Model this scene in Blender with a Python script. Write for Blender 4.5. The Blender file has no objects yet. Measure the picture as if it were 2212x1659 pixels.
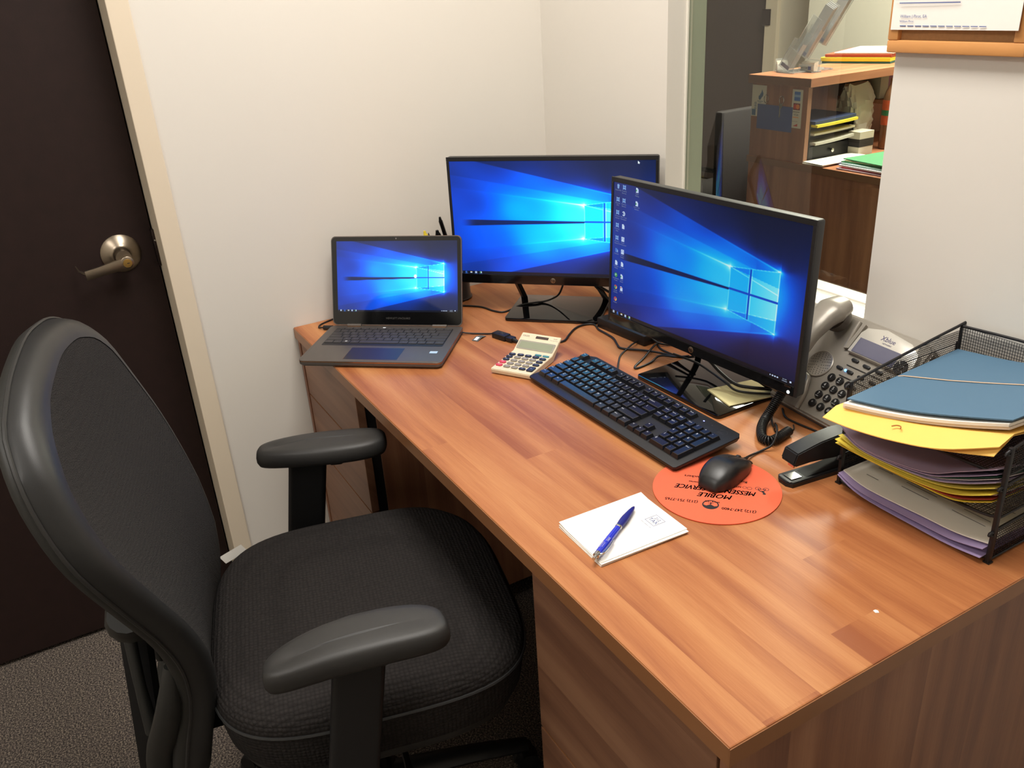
import bpy, bmesh, math, random
import numpy as np
from mathutils import Matrix, Vector, Euler
random.seed(7)
rng = np.random.default_rng(5)
SC = bpy.context.scene
COL = SC.collection
PI = math.pi
R = math.radians

# ------------------------------------------------------------------ camera
cam_d = bpy.data.cameras.new('camera')
cam = bpy.data.objects.new('camera', cam_d)
COL.objects.link(cam)
SC.camera = cam
cam_d.sensor_fit = 'HORIZONTAL'
cam_d.sensor_width = 36.0
cam_d.lens = 36.0 * 1855.91 / 2212.0
cam_d.clip_start = 0.02
RX = ((0.49999635, 0.8640333, -0.05873753),
      (0.33904899, -0.25770764, -0.90478315),
      (-0.79689989, 0.43247337, -0.4218025))
cam.matrix_world = Matrix(((RX[0][0], -RX[1][0], -RX[2][0], 0.0),
                           (RX[0][1], -RX[1][1], -RX[2][1], 0.0),
                           (RX[0][2], -RX[1][2], -RX[2][2], 1.468),
                           (0, 0, 0, 1)))

# ------------------------------------------------------------------ world, lights, exposure
w = bpy.data.worlds.new('world')
SC.world = w
w.use_nodes = True
w.node_tree.nodes['Background'].inputs[0].default_value = (0.9, 0.95, 1.0, 1)
w.node_tree.nodes['Background'].inputs[1].default_value = 0.015
SC.view_settings.view_transform = 'Standard'
SC.view_settings.look = 'None'
SC.view_settings.exposure = 0.0
SC.view_settings.gamma = 1.0
SC.view_settings.use_curve_mapping = False
CEIL = 2.55


def area(name, loc, sx, sy, power, col):
    d = bpy.data.lights.new(name, 'AREA')
    d.shape = 'RECTANGLE'
    d.size = sx
    d.size_y = sy
    d.energy = power
    d.color = col
    o = bpy.data.objects.new(name, d)
    o.location = loc
    COL.objects.link(o)
    return o


WARM = (1.0, 0.95, 0.885)
LAMPS = [(-1.00, 0.62, 1.15, 0.55, 31.0), (-0.55, -1.05, 1.15, 0.55, 16.0)]
for i, (lx, ly, sx, sy, pw) in enumerate(LAMPS):
    area('office_light', (lx, ly, CEIL - 0.03), sx, sy, pw, WARM)
area('reception_light', (-2.3, 3.3, CEIL - 0.03), 1.1, 0.55, 190.0, (1.0, 0.94, 0.86))

# ------------------------------------------------------------------ helpers
def lin(c):
    c = c / 255.0
    return c / 12.92 if c <= 0.04045 else ((c + 0.055) / 1.055) ** 2.4


def rgb(r, g, b):
    return (lin(r), lin(g), lin(b), 1.0)


def new_mat(name):
    m = bpy.data.materials.new(name)
    m.use_nodes = True
    nt = m.node_tree
    return m, nt, nt.nodes['Principled BSDF']


def mat(name, col, rough=0.5, metal=0.0, noise=0.0, nscale=40.0, bump=0.0, bscale=200.0, spec=0.5, coat=0.0, coords='Object', detail=3.0, trans=0.0, ior=1.45, sheen=0.0):
    m, nt, b = new_mat(name)
    b.inputs['Base Color'].default_value = col
    b.inputs['Roughness'].default_value = rough
    b.inputs['Metallic'].default_value = metal
    b.inputs['Specular IOR Level'].default_value = spec
    b.inputs['Coat Weight'].default_value = coat
    b.inputs['Coat Roughness'].default_value = 0.08
    b.inputs['Transmission Weight'].default_value = trans
    b.inputs['IOR'].default_value = ior
    if sheen:
        b.inputs['Sheen Weight'].default_value = sheen
    tc = nt.nodes.new('ShaderNodeTexCoord')
    if noise > 0:
        n = nt.nodes.new('ShaderNodeTexNoise')
        n.inputs['Scale'].default_value = nscale
        n.inputs['Detail'].default_value = detail
        nt.links.new(tc.outputs[coords], n.inputs['Vector'])
        mx = nt.nodes.new('ShaderNodeMix')
        mx.data_type = 'RGBA'
        mx.inputs[6].default_value = tuple(c * (1 - noise) for c in col[:3]) + (1,)
        mx.inputs[7].default_value = tuple(min(1, c * (1 + noise)) for c in col[:3]) + (1,)
        nt.links.new(n.outputs['Fac'], mx.inputs[0])
        nt.links.new(mx.outputs[2], b.inputs['Base Color'])
    if bump > 0:
        n2 = nt.nodes.new('ShaderNodeTexNoise')
        n2.inputs['Scale'].default_value = bscale
        n2.inputs['Detail'].default_value = 2.0
        nt.links.new(tc.outputs[coords], n2.inputs['Vector'])
        bp = nt.nodes.new('ShaderNodeBump')
        bp.inputs['Strength'].default_value = bump
        bp.inputs['Distance'].default_value = 0.002
        nt.links.new(n2.outputs['Fac'], bp.inputs['Height'])
        nt.links.new(bp.outputs['Normal'], b.inputs['Normal'])
    return m


def wood(name, grain, light, mid, dark, rough=0.34, band=0.075, spec=0.5):
    """laminate wood: grain axis 0 (x) or 2 (z); joined staves across the grain"""
    m, nt, b = new_mat(name)
    N, L = nt.nodes, nt.links
    tc = N.new('ShaderNodeTexCoord')
    sep = N.new('ShaderNodeSeparateXYZ')
    L.new(tc.outputs['Object'], sep.inputs[0])
    along = sep.outputs['XYZ'.index('XYZ'[grain])]
    # across = y + x (for z-grain panels) or y + z (x grain)
    add = N.new('ShaderNodeMath'); add.operation = 'ADD'
    if grain == 0:
        L.new(sep.outputs[1], add.inputs[0]); L.new(sep.outputs[2], add.inputs[1])
    elif grain == 1:
        L.new(sep.outputs[0], add.inputs[0]); L.new(sep.outputs[2], add.inputs[1])
    else:
        L.new(sep.outputs[1], add.inputs[0]); L.new(sep.outputs[0], add.inputs[1])
    across = add.outputs[0]
    # wobble
    wv = N.new('ShaderNodeTexNoise'); wv.noise_dimensions = '2D'
    wv.inputs['Scale'].default_value = 1.0; wv.inputs['Detail'].default_value = 2.0
    cm = N.new('ShaderNodeCombineXYZ')
    m1 = N.new('ShaderNodeMath'); m1.operation = 'MULTIPLY'; m1.inputs[1].default_value = 1.6
    L.new(along, m1.inputs[0])
    m2 = N.new('ShaderNodeMath'); m2.operation = 'MULTIPLY'; m2.inputs[1].default_value = 5.0
    L.new(across, m2.inputs[0])
    L.new(m1.outputs[0], cm.inputs[0]); L.new(m2.outputs[0], cm.inputs[1])
    L.new(cm.outputs[0], wv.inputs['Vector'])
    wob = N.new('ShaderNodeMath'); wob.operation = 'MULTIPLY_ADD'
    wob.inputs[1].default_value = 0.035; L.new(wv.outputs['Fac'], wob.inputs[0]); L.new(across, wob.inputs[2])
    # stave index from unwobbled coordinate
    dv = N.new('ShaderNodeMath'); dv.operation = 'DIVIDE'; dv.inputs[1].default_value = band
    L.new(across, dv.inputs[0])
    fl = N.new('ShaderNodeMath'); fl.operation = 'FLOOR'; L.new(dv.outputs[0], fl.inputs[0])
    # lengthwise joints: floor(along/0.7 + rand(stave))
    wn0 = N.new('ShaderNodeTexWhiteNoise'); wn0.noise_dimensions = '1D'; L.new(fl.outputs[0], wn0.inputs['W'])
    la = N.new('ShaderNodeMath'); la.operation = 'MULTIPLY_ADD'; la.inputs[1].default_value = 0.6
    L.new(along, la.inputs[0]); L.new(wn0.outputs['Value'], la.inputs[2])
    fl2 = N.new('ShaderNodeMath'); fl2.operation = 'FLOOR'; L.new(la.outputs[0], fl2.inputs[0])
    idx = N.new('ShaderNodeCombineXYZ'); L.new(fl.outputs[0], idx.inputs[0]); L.new(fl2.outputs[0], idx.inputs[1])
    wn = N.new('ShaderNodeTexWhiteNoise'); wn.noise_dimensions = '2D'; L.new(idx.outputs[0], wn.inputs['Vector'])
    # broad figure
    fig = N.new('ShaderNodeTexNoise'); fig.noise_dimensions = '2D'
    fig.inputs['Scale'].default_value = 1.0; fig.inputs['Detail'].default_value = 3.0
    cf = N.new('ShaderNodeCombineXYZ')
    f1 = N.new('ShaderNodeMath'); f1.operation = 'MULTIPLY'; f1.inputs[1].default_value = 1.3; L.new(along, f1.inputs[0])
    f1b = N.new('ShaderNodeMath'); f1b.operation = 'MULTIPLY_ADD'; f1b.inputs[1].default_value = 9.0
    L.new(wn.outputs['Value'], f1b.inputs[0]); L.new(f1.outputs[0], f1b.inputs[2])
    f2 = N.new('ShaderNodeMath'); f2.operation = 'MULTIPLY'; f2.inputs[1].default_value = 22.0; L.new(wob.outputs[0], f2.inputs[0])
    L.new(f1b.outputs[0], cf.inputs[0]); L.new(f2.outputs[0], cf.inputs[1]); L.new(cf.outputs[0], fig.inputs['Vector'])
    # fine grain
    gr = N.new('ShaderNodeTexNoise'); gr.noise_dimensions = '2D'
    gr.inputs['Scale'].default_value = 1.0; gr.inputs['Detail'].default_value = 4.0; gr.inputs['Roughness'].default_value = 0.7
    cg = N.new('ShaderNodeCombineXYZ')
    g1 = N.new('ShaderNodeMath'); g1.operation = 'MULTIPLY'; g1.inputs[1].default_value = 12.0; L.new(f1b.outputs[0], g1.inputs[0])
    g2 = N.new('ShaderNodeMath'); g2.operation = 'MULTIPLY'; g2.inputs[1].default_value = 420.0; L.new(wob.outputs[0], g2.inputs[0])
    L.new(g1.outputs[0], cg.inputs[0]); L.new(g2.outputs[0], cg.inputs[1]); L.new(cg.outputs[0], gr.inputs['Vector'])
    # combine
    a1 = N.new('ShaderNodeMath'); a1.operation = 'MULTIPLY_ADD'; a1.inputs[1].default_value = 0.09
    L.new(wn.outputs['Value'], a1.inputs[0])
    a0 = N.new('ShaderNodeMath'); a0.operation = 'MULTIPLY'; a0.inputs[1].default_value = 0.92; L.new(fig.outputs['Fac'], a0.inputs[0])
    L.new(a0.outputs[0], a1.inputs[2])
    a2 = N.new('ShaderNodeMath'); a2.operation = 'MULTIPLY_ADD'; a2.inputs[1].default_value = 0.30
    L.new(gr.outputs['Fac'], a2.inputs[0]); L.new(a1.outputs[0], a2.inputs[2])
    cr = N.new('ShaderNodeValToRGB')
    e = cr.color_ramp.elements
    e[0].position = 0.42; e[0].color = dark
    e[1].position = 0.95; e[1].color = light
    em = cr.color_ramp.elements.new(0.68); em.color = mid
    L.new(a2.outputs[0], cr.inputs[0])
    L.new(cr.outputs[0], b.inputs['Base Color'])
    b.inputs['Roughness'].default_value = rough
    b.inputs['Specular IOR Level'].default_value = spec
    bp = N.new('ShaderNodeBump'); bp.inputs['Strength'].default_value = 0.08; bp.inputs['Distance'].default_value = 0.001
    L.new(gr.outputs['Fac'], bp.inputs['Height']); L.new(bp.outputs['Normal'], b.inputs['Normal'])
    return m


def emis(name, col, strength):
    m, nt, b = new_mat(name)
    b.inputs['Base Color'].default_value = (0.01, 0.01, 0.01, 1)
    b.inputs['Emission Color'].default_value = col
    b.inputs['Emission Strength'].default_value = strength
    return m


M = {}
M['wall'] = mat('wall_paint', rgb(221, 216, 207), 0.75, noise=0.02, nscale=2.2, bump=0.05, bscale=60, spec=0.25)
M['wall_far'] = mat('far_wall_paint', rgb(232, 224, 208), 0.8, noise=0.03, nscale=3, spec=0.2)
M['frame_paint'] = mat('cream_frame_paint', rgb(222, 208, 186), 0.5, noise=0.015, nscale=5, spec=0.4)
M['ceiling'] = mat('ceiling_tile', rgb(225, 222, 212), 0.9, noise=0.05, nscale=90)
M['door'] = mat('dark_door_veneer', rgb(36, 22, 19), 0.62, noise=0.25, nscale=30, bump=0.1, bscale=300, spec=0.35)
M['far_door'] = mat('far_door_paint', rgb(70, 58, 54), 0.6, noise=0.05)
M['satin'] = mat('satin_nickel', rgb(150, 138, 122), 0.33, metal=1.0, noise=0.06, nscale=60)
M['brass'] = mat('brass_cylinder', rgb(220, 180, 105), 0.25, metal=1.0)
M['bronze'] = mat('dark_strike_metal', rgb(62, 52, 50), 0.4, metal=0.9)
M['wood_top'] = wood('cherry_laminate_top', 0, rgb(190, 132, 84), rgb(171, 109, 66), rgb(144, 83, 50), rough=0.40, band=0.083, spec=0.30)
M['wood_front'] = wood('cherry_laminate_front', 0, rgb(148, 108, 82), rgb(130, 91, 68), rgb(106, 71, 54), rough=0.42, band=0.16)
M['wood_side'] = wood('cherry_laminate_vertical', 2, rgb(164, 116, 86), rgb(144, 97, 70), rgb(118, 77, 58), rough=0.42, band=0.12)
M['wood_edge'] = mat('cherry_edge_banding', rgb(150, 102, 66), 0.35, noise=0.08, nscale=30)
M['hutch_wood'] = wood('hutch_cherry_vertical', 2, rgb(158, 112, 82), rgb(140, 96, 70), rgb(116, 76, 56), rough=0.5, band=0.2)
M['hutch_top'] = wood('hutch_cherry_top', 1, rgb(176, 120, 84), rgb(156, 102, 70), rgb(130, 80, 56), rough=0.4, band=0.1)
M['blk'] = mat('black_plastic', rgb(26, 26, 27), 0.42, noise=0.1, nscale=200, bump=0.05, bscale=900)
M['blk_gloss'] = mat('gloss_black', rgb(10, 10, 11), 0.09, spec=0.6, noise=0.1, nscale=30)
M['piano'] = mat('piano_black', rgb(6, 6, 7), 0.045, spec=0.75, noise=0.1, nscale=30)
M['cable'] = mat('cable_rubber', rgb(24, 23, 22), 0.45, noise=0.1, nscale=100)
M['blk_rubber'] = mat('armrest_urethane', rgb(44, 43, 42), 0.47, noise=0.10, nscale=150, bump=0.10, bscale=1300, spec=0.5)
M['rim'] = mat('chair_rim_vinyl', rgb(38, 38, 38), 0.42, noise=0.12, nscale=60, bump=0.08, bscale=1200, spec=0.5)
M['shell'] = mat('chair_shell_plastic', rgb(38, 38, 36), 0.5, noise=0.1, nscale=300, bump=0.08, bscale=1500)
M['steel'] = mat('chrome_steel', rgb(190, 188, 184), 0.18, metal=1.0, noise=0.03)
M['white'] = mat('white_paper', rgb(238, 234, 226), 0.8, noise=0.02, nscale=30)
M['ink'] = mat('black_ink', rgb(34, 30, 30), 0.7, noise=0.1)
M['grey_ink'] = mat('grey_ink', rgb(125, 120, 118), 0.7, noise=0.1)
M['blue_ink'] = mat('blue_ink', rgb(70, 90, 150), 0.7, noise=0.1)
M['legend'] = mat('key_legend_white', rgb(200, 200, 200), 0.6, noise=0.05)


def fabric(name, col, scale, strength, kind='waffle'):
    m, nt, b = new_mat(name)
    N, L = nt.nodes, nt.links
    tc = N.new('ShaderNodeTexCoord')
    b.inputs['Roughness'].default_value = 0.9
    b.inputs['Specular IOR Level'].default_value = 0.15
    v = N.new('ShaderNodeTexVoronoi')
    v.inputs['Scale'].default_value = scale
    v.inputs['Randomness'].default_value = 0.25 if kind == 'waffle' else 0.5
    L.new(tc.outputs['Object'], v.inputs['Vector'])
    mx = N.new('ShaderNodeMix'); mx.data_type = 'RGBA'
    mx.inputs[6].default_value = tuple(c * 1.25 for c in col[:3]) + (1,)
    mx.inputs[7].default_value = tuple(c * 0.55 for c in col[:3]) + (1,)
    sc = N.new('ShaderNodeMath'); sc.operation = 'MULTIPLY'; sc.inputs[1].default_value = 1.2
    L.new(v.outputs['Distance'], sc.inputs[0])
    L.new(sc.outputs[0], mx.inputs[0])
    L.new(mx.outputs[2], b.inputs['Base Color'])
    bp = N.new('ShaderNodeBump'); bp.inputs['Strength'].default_value = strength; bp.inputs['Distance'].default_value = 0.003
    bp.invert = True
    L.new(v.outputs['Distance'], bp.inputs['Height'])
    L.new(bp.outputs['Normal'], b.inputs['Normal'])
    return m


M['seat_fabric'] = fabric('seat_waffle_fabric', rgb(43, 40, 39), 150, 0.8)
M['back_fabric'] = fabric('back_mesh_fabric', rgb(52, 50, 49), 420, 0.5, 'mesh')


def carpet():
    m, nt, b = new_mat('speckled_carpet')
    N, L = nt.nodes, nt.links
    tc = N.new('ShaderNodeTexCoord')
    n = N.new('ShaderNodeTexNoise'); n.inputs['Scale'].default_value = 260; n.inputs['Detail'].default_value = 4; n.inputs['Roughness'].default_value = 0.75
    L.new(tc.outputs['Object'], n.inputs['Vector'])
    cr = N.new('ShaderNodeValToRGB')
    e = cr.color_ramp.elements
    e[0].position = 0.36; e[0].color = rgb(44, 41, 42)
    e[1].position = 0.66; e[1].color = rgb(200, 186, 166)
    k = cr.color_ramp.elements.new(0.5); k.color = rgb(104, 97, 92)
    L.new(n.outputs['Fac'], cr.inputs[0])
    n2 = N.new('ShaderNodeTexNoise'); n2.inputs['Scale'].default_value = 22
    L.new(tc.outputs['Object'], n2.inputs['Vector'])
    hs = N.new('ShaderNodeMix'); hs.data_type = 'RGBA'; hs.blend_type = 'MULTIPLY'; hs.inputs[0].default_value = 0.35
    c2 = N.new('ShaderNodeValToRGB')
    c2.color_ramp.elements[0].color = rgb(215, 205, 225); c2.color_ramp.elements[1].color = rgb(255, 248, 235)
    L.new(n2.outputs['Fac'], c2.inputs[0])
    L.new(cr.outputs[0], hs.inputs[6]); L.new(c2.outputs[0], hs.inputs[7])
    L.new(hs.outputs[2], b.inputs['Base Color'])
    b.inputs['Roughness'].default_value = 1.0
    b.inputs['Specular IOR Level'].default_value = 0.1
    bp = N.new('ShaderNodeBump'); bp.inputs['Strength'].default_value = 0.9; bp.inputs['Distance'].default_value = 0.006
    L.new(n.outputs['Fac'], bp.inputs['Height']); L.new(bp.outputs['Normal'], b.inputs['Normal'])
    return m


M['carpet'] = carpet()
_simple = {}


def pm(r, g, b_, rough=0.6, **k):
    """plain coloured paper / plastic with a faint mottling"""
    key = (r, g, b_, rough, tuple(sorted(k.items())))
    if key not in _simple:
        _simple[key] = mat('tint_%02x%02x%02x' % (r, g, b_), rgb(r, g, b_), rough, noise=0.04, nscale=35, **k)
    return _simple[key]


# ---- mesh building
class B:
    def __init__(self):
        self.bm = bmesh.new()

    def _x(self, verts, mtx):
        if mtx is not None:
            bmesh.ops.transform(self.bm, matrix=mtx, verts=verts)

    def box(self, c, s, bev=0.0, mtx=None, seg=2, rz=0.0):
        r = bmesh.ops.create_cube(self.bm, size=1.0)
        vs = r['verts']
        T = Matrix.Translation(c) @ Matrix.Rotation(rz, 4, 'Z') @ Matrix.Diagonal((s[0], s[1], s[2], 1))
        bmesh.ops.transform(self.bm, matrix=T, verts=vs)
        if bev > 0:
            es = list({e for v in vs for e in v.link_edges})
            rr = bmesh.ops.bevel(self.bm, geom=es, offset=bev, segments=seg, profile=0.5, affect='EDGES')
            vs = list(set(vs) & set(self.bm.verts)) + [v for v in rr['verts']]
            vs = [v for v in set(vs) if v.is_valid]
        self._x(vs, mtx)
        return self

    def b2(self, lo, hi, bev=0.0, mtx=None, seg=2):
        c = [(a + b) / 2 for a, b in zip(lo, hi)]
        s = [abs(b - a) for a, b in zip(lo, hi)]
        return self.box(c, s, bev, mtx, seg)

    def prism(self, pts, z0, z1, mtx=None, bev=0.0, seg=2, top=None):
        """extrude a counter-clockwise polygon; top may be other (inset) outline"""
        top = top or pts
        lo = [self.bm.verts.new((p[0], p[1], z0)) for p in pts]
        hi = [self.bm.verts.new((p[0], p[1], z1)) for p in top]
        n = len(pts)
        f1 = self.bm.faces.new(lo[::-1]); f2 = self.bm.faces.new(hi)
        for i in range(n):
            self.bm.faces.new((lo[i], lo[(i + 1) % n], hi[(i + 1) % n], hi[i]))
        vs = lo + hi
        if bev > 0:
            es = [e for e in f2.edges]
            rr = bmesh.ops.bevel(self.bm, geom=es, offset=bev, segments=seg, profile=0.5, affect='EDGES')
            vs = [v for v in set(vs) | set(rr['verts']) if v.is_valid]
        self._x(vs, mtx)
        return self

    def tube(self, pts, r, n=8, closed=False, cap=True, smooth=0, flat=1.0, mtx=None):
        P = [Vector(p) for p in pts]
        if smooth:
            P = catmull(P, smooth, closed)
        rs = r if hasattr(r, '__len__') else None
        m = len(P)
        rings = []
        up = Vector((0, 0, 1))
        prev = None
        for i, p in enumerate(P):
            if closed:
                t = P[(i + 1) % m] - P[i - 1]
            else:
                t = P[min(i + 1, m - 1)] - P[max(i - 1, 0)]
            t.normalize()
            if prev is None:
                a = up.cross(t)
                if a.length < 0.05:
                    a = Vector((1, 0, 0)).cross(t)
            else:
                a = prev - t * prev.dot(t)
            a.normalize()
            prev = a
            b = t.cross(a)
            rr = (np.interp(i / (m - 1), np.linspace(0, 1, len(rs)), rs) if rs is not None else r)
            ring = [self.bm.verts.new(p + (a * math.cos(2 * PI * k / n) + b * math.sin(2 * PI * k / n) * flat) * rr) for k in range(n)]
            rings.append(ring)
        cnt = m if closed else m - 1
        for i in range(cnt):
            A, Bq = rings[i], rings[(i + 1) % m]
            for k in range(n):
                self.bm.faces.new((A[k], A[(k + 1) % n], Bq[(k + 1) % n], Bq[k]))
        if cap and not closed:
            self.bm.faces.new(rings[0][::-1]); self.bm.faces.new(rings[-1])
        if mtx is not None:
            self._x([v for rg in rings for v in rg], mtx)
        return self

    def lathe(self, prof, n=24, mtx=None):
        """prof: list of (r, z) from bottom to top"""
        rings = []
        allv = []
        for r, z in prof:
            if r <= 1e-6:
                v = self.bm.verts.new((0, 0, z)); rings.append([v]); allv.append(v)
            else:
                rg = [self.bm.verts.new((r * math.cos(2 * PI * k / n), r * math.sin(2 * PI * k / n), z)) for k in range(n)]
                rings.append(rg); allv += rg
        for A, C in zip(rings[:-1], rings[1:]):
            for k in range(n):
                k2 = (k + 1) % n
                if len(A) == 1 and len(C) == 1:
                    continue
                if len(A) == 1:
                    self.bm.faces.new((A[0], C[k2], C[k]))
                elif len(C) == 1:
                    self.bm.faces.new((A[k], A[k2], C[0]))
                else:
                    self.bm.faces.new((A[k], A[k2], C[k2], C[k]))
        if len(rings[0]) > 1:
            self.bm.faces.new(rings[0][::-1])
        if len(rings[-1]) > 1:
            self.bm.faces.new(rings[-1])
        self._x(allv, mtx)
        return self

    def grid(self, rows, mtx=None, flip=False):
        """rows: 2d list of points -> quads"""
        V = [[self.bm.verts.new(p) for p in row] for row in rows]
        for i in range(len(V) - 1):
            for j in range(len(V[0]) - 1):
                q = (V[i][j], V[i][j + 1], V[i + 1][j + 1], V[i + 1][j])
                self.bm.faces.new(q[::-1] if flip else q)
        self._x([v for r in V for v in r], mtx)
        return self

    def poly(self, pts):
        self.bm.faces.new([self.bm.verts.new(p) for p in pts])
        return self

    def thick(self, rows, th, mtx=None):
        """solid sheet from a grid of points, thickness th downwards"""
        n, m = len(rows), len(rows[0])
        T = [[self.bm.verts.new(p) for p in row] for row in rows]
        Bt = [[self.bm.verts.new((p[0], p[1], p[2] - th)) for p in row] for row in rows]
        for i in range(n - 1):
            for j in range(m - 1):
                self.bm.faces.new((T[i][j], T[i][j + 1], T[i + 1][j + 1], T[i + 1][j]))
                self.bm.faces.new((Bt[i][j], Bt[i + 1][j], Bt[i + 1][j + 1], Bt[i][j + 1]))
        for j in range(m - 1):
            self.bm.faces.new((T[0][j + 1], T[0][j], Bt[0][j], Bt[0][j + 1]))
            self.bm.faces.new((T[-1][j], T[-1][j + 1], Bt[-1][j + 1], Bt[-1][j]))
        for i in range(n - 1):
            self.bm.faces.new((T[i][0], T[i + 1][0], Bt[i + 1][0], Bt[i][0]))
            self.bm.faces.new((T[i + 1][-1], T[i][-1], Bt[i][-1], Bt[i + 1][-1]))
        self._x([v for r in T + Bt for v in r], mtx)
        return self

    def text(self, s, size, mtx, align='CENTER', th=0.0002):
        vs, fs = glyphs(s, align)
        if not len(vs):
            return self
        S = Matrix.Diagonal((size, size, 1, 1))
        X = mtx @ S
        V = [self.bm.verts.new(X @ Vector((a, b, 0))) for a, b in vs]
        for f in fs:
            try:
                self.bm.faces.new([V[k] for k in f])
            except ValueError:
                pass
        return self

    def obj(self, name, material, parent=None, smooth=30, kind=None, label=None):
        me = bpy.data.meshes.new(name)
        bmesh.ops.recalc_face_normals(self.bm, faces=self.bm.faces[:]) if smooth is not None and smooth >= 0 else None
        self.bm.to_mesh(me)
        self.bm.free()
        if smooth and smooth > 0:
            me.shade_smooth()
            me.set_sharp_from_angle(angle=R(smooth))
        me.materials.append(material)
        o = bpy.data.objects.new(name, me)
        COL.objects.link(o)
        if parent is not None:
            o.parent = parent
        if kind:
            o['kind'] = kind
        if label:
            o['label'] = label
        return o


def catmull(P, k, closed=False):
    out = []
    m = len(P)
    rngm = m if closed else m - 1
    for i in range(rngm):
        p0 = P[(i - 1) % m] if closed or i > 0 else P[0]
        p1 = P[i]
        p2 = P[(i + 1) % m]
        p3 = P[(i + 2) % m] if closed or i + 2 < m else P[-1]
        for j in range(k):
            t = j / k
            out.append(0.5 * ((2 * p1) + (-p0 + p2) * t + (2 * p0 - 5 * p1 + 4 * p2 - p3) * t * t + (-p0 + 3 * p1 - 3 * p2 + p3) * t ** 3))
    if not closed:
        out.append(P[-1].copy())
    return out


_gl = {}


def glyphs(s, align='CENTER'):
    key = (s, align)
    if key not in _gl:
        cu = bpy.data.curves.new('txt', 'FONT')
        cu.body = s
        cu.size = 1.0
        cu.align_x = align
        cu.align_y = 'CENTER'
        cu.resolution_u = 2
        o = bpy.data.objects.new('txt', cu)
        me = bpy.data.meshes.new_from_object(o)
        _gl[key] = ([(v.co.x, v.co.y) for v in me.vertices], [tuple(p.vertices) for p in me.polygons])
        bpy.data.objects.remove(o)
        bpy.data.meshes.remove(me)
        bpy.data.curves.remove(cu)
    return _gl[key]


def tag(o, label, cat, group=None, kind=None):
    o['label'] = label
    o['category'] = cat
    if group:
        o['group'] = group
    if kind:
        o['kind'] = kind
    return o


def thing(name, label, cat, loc=(0, 0, 0), rz=0.0, group=None):
    o = bpy.data.objects.new(name, None)
    o.empty_display_size = 0.05
    COL.objects.link(o)
    o.location = loc
    o.rotation_euler = (0, 0, rz)
    return tag(o, label, cat, group)


def struct(o):
    o['kind'] = 'structure'
    return o


def TR(x, y, z=0.0):
    return Matrix.Translation((x, y, z))


def RZ(a):
    return Matrix.Rotation(a, 4, 'Z')


def RX_(a):
    return Matrix.Rotation(a, 4, 'X')


def RY_(a):
    return Matrix.Rotation(a, 4, 'Y')


def circle(r, n, cx=0.0, cy=0.0, a0=0.0):
    return [(cx + r * math.cos(a0 + 2 * PI * k / n), cy + r * math.sin(a0 + 2 * PI * k / n)) for k in range(n)]


def rrect(w, h, r, n=5, cx=0.0, cy=0.0):
    out = []
    for (sx, sy, a0) in ((1, 1, 0), (-1, 1, PI / 2), (-1, -1, PI), (1, -1, 3 * PI / 2)):
        for k in range(n + 1):
            a = a0 + PI / 2 * k / n
            out.append((cx + sx * (w / 2 - r) + r * math.cos(a), cy + sy * (h / 2 - r) + r * math.sin(a)))
    return out


# ================================================================== SETTING
DT = 0.737        # desk top height
WX, WY = -1.995, 1.232
XR, YR = 1.35, -1.75
struct(B().b2((-2.3, YR - .1, -0.05), (XR + .1, WY + .05, 0)).obj('floor', M['carpet'], smooth=0))
struct(B().b2((-6.0, WY + 0.05, -0.05), (1.6, 5.2, 0)).obj('floor_reception', M['carpet'], smooth=0))
struct(B().b2((-2.3, YR - .1, CEIL), (XR + .1, WY + .1, CEIL + .05)).obj('ceiling', M['ceiling'], smooth=0))
struct(B().b2((-6.0, WY + .1, CEIL), (1.6, 5.2, CEIL + .05)).obj('ceiling_reception', M['ceiling'], smooth=0))
# left wall: beside the frame, above the door, and beyond the door
struct(B().b2((WX - .2, 0.2735, 0), (WX, WY + .1, CEIL)).obj('wall_left', M['wall'], smooth=0))
struct(B().b2((WX - .2, -0.735, 2.09), (WX, 0.2735, CEIL)).obj('wall_left_header', M['wall'], smooth=0))
struct(B().b2((WX - .2, YR, 0), (WX, -0.735, CEIL)).obj('wall_left_rear', M['wall'], smooth=0))
# door and frame
t = thing('door_1', 'dark brown flush office door', 'door', (-2.10, -0.23, 0)); t['kind'] = 'structure'; del t['category']
door = B().b2((-0.045, -0.4575, 0.012), (0.0, 0.4575, 2.045), 0.002).obj('door_leaf', M['door'], t, smooth=0)
fr = thing('door_frame', 'cream painted metal door frame', 'frame', (0, 0, 0)); fr['kind'] = 'structure'; del fr['category']
B().b2((-2.16, 0.231, 0), (-1.990, 0.2745, 2.09), 0.002).obj('jamb', M['frame_paint'], fr, smooth=0)
B().b2((-2.16, -0.735, 0), (-1.990, -0.691, 2.09), 0.002).obj('jamb', M['frame_paint'], fr, smooth=0)
B().b2((-2.16, -0.691, 2.047), (-1.990, 0.231, 2.09), 0.002).obj('frame_head', M['frame_paint'], fr, smooth=0)
B().b2((-2.165, -0.691, 0), (-2.147, 0.231, 2.047)).obj('door_stop', M['frame_paint'], fr, smooth=0)
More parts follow.
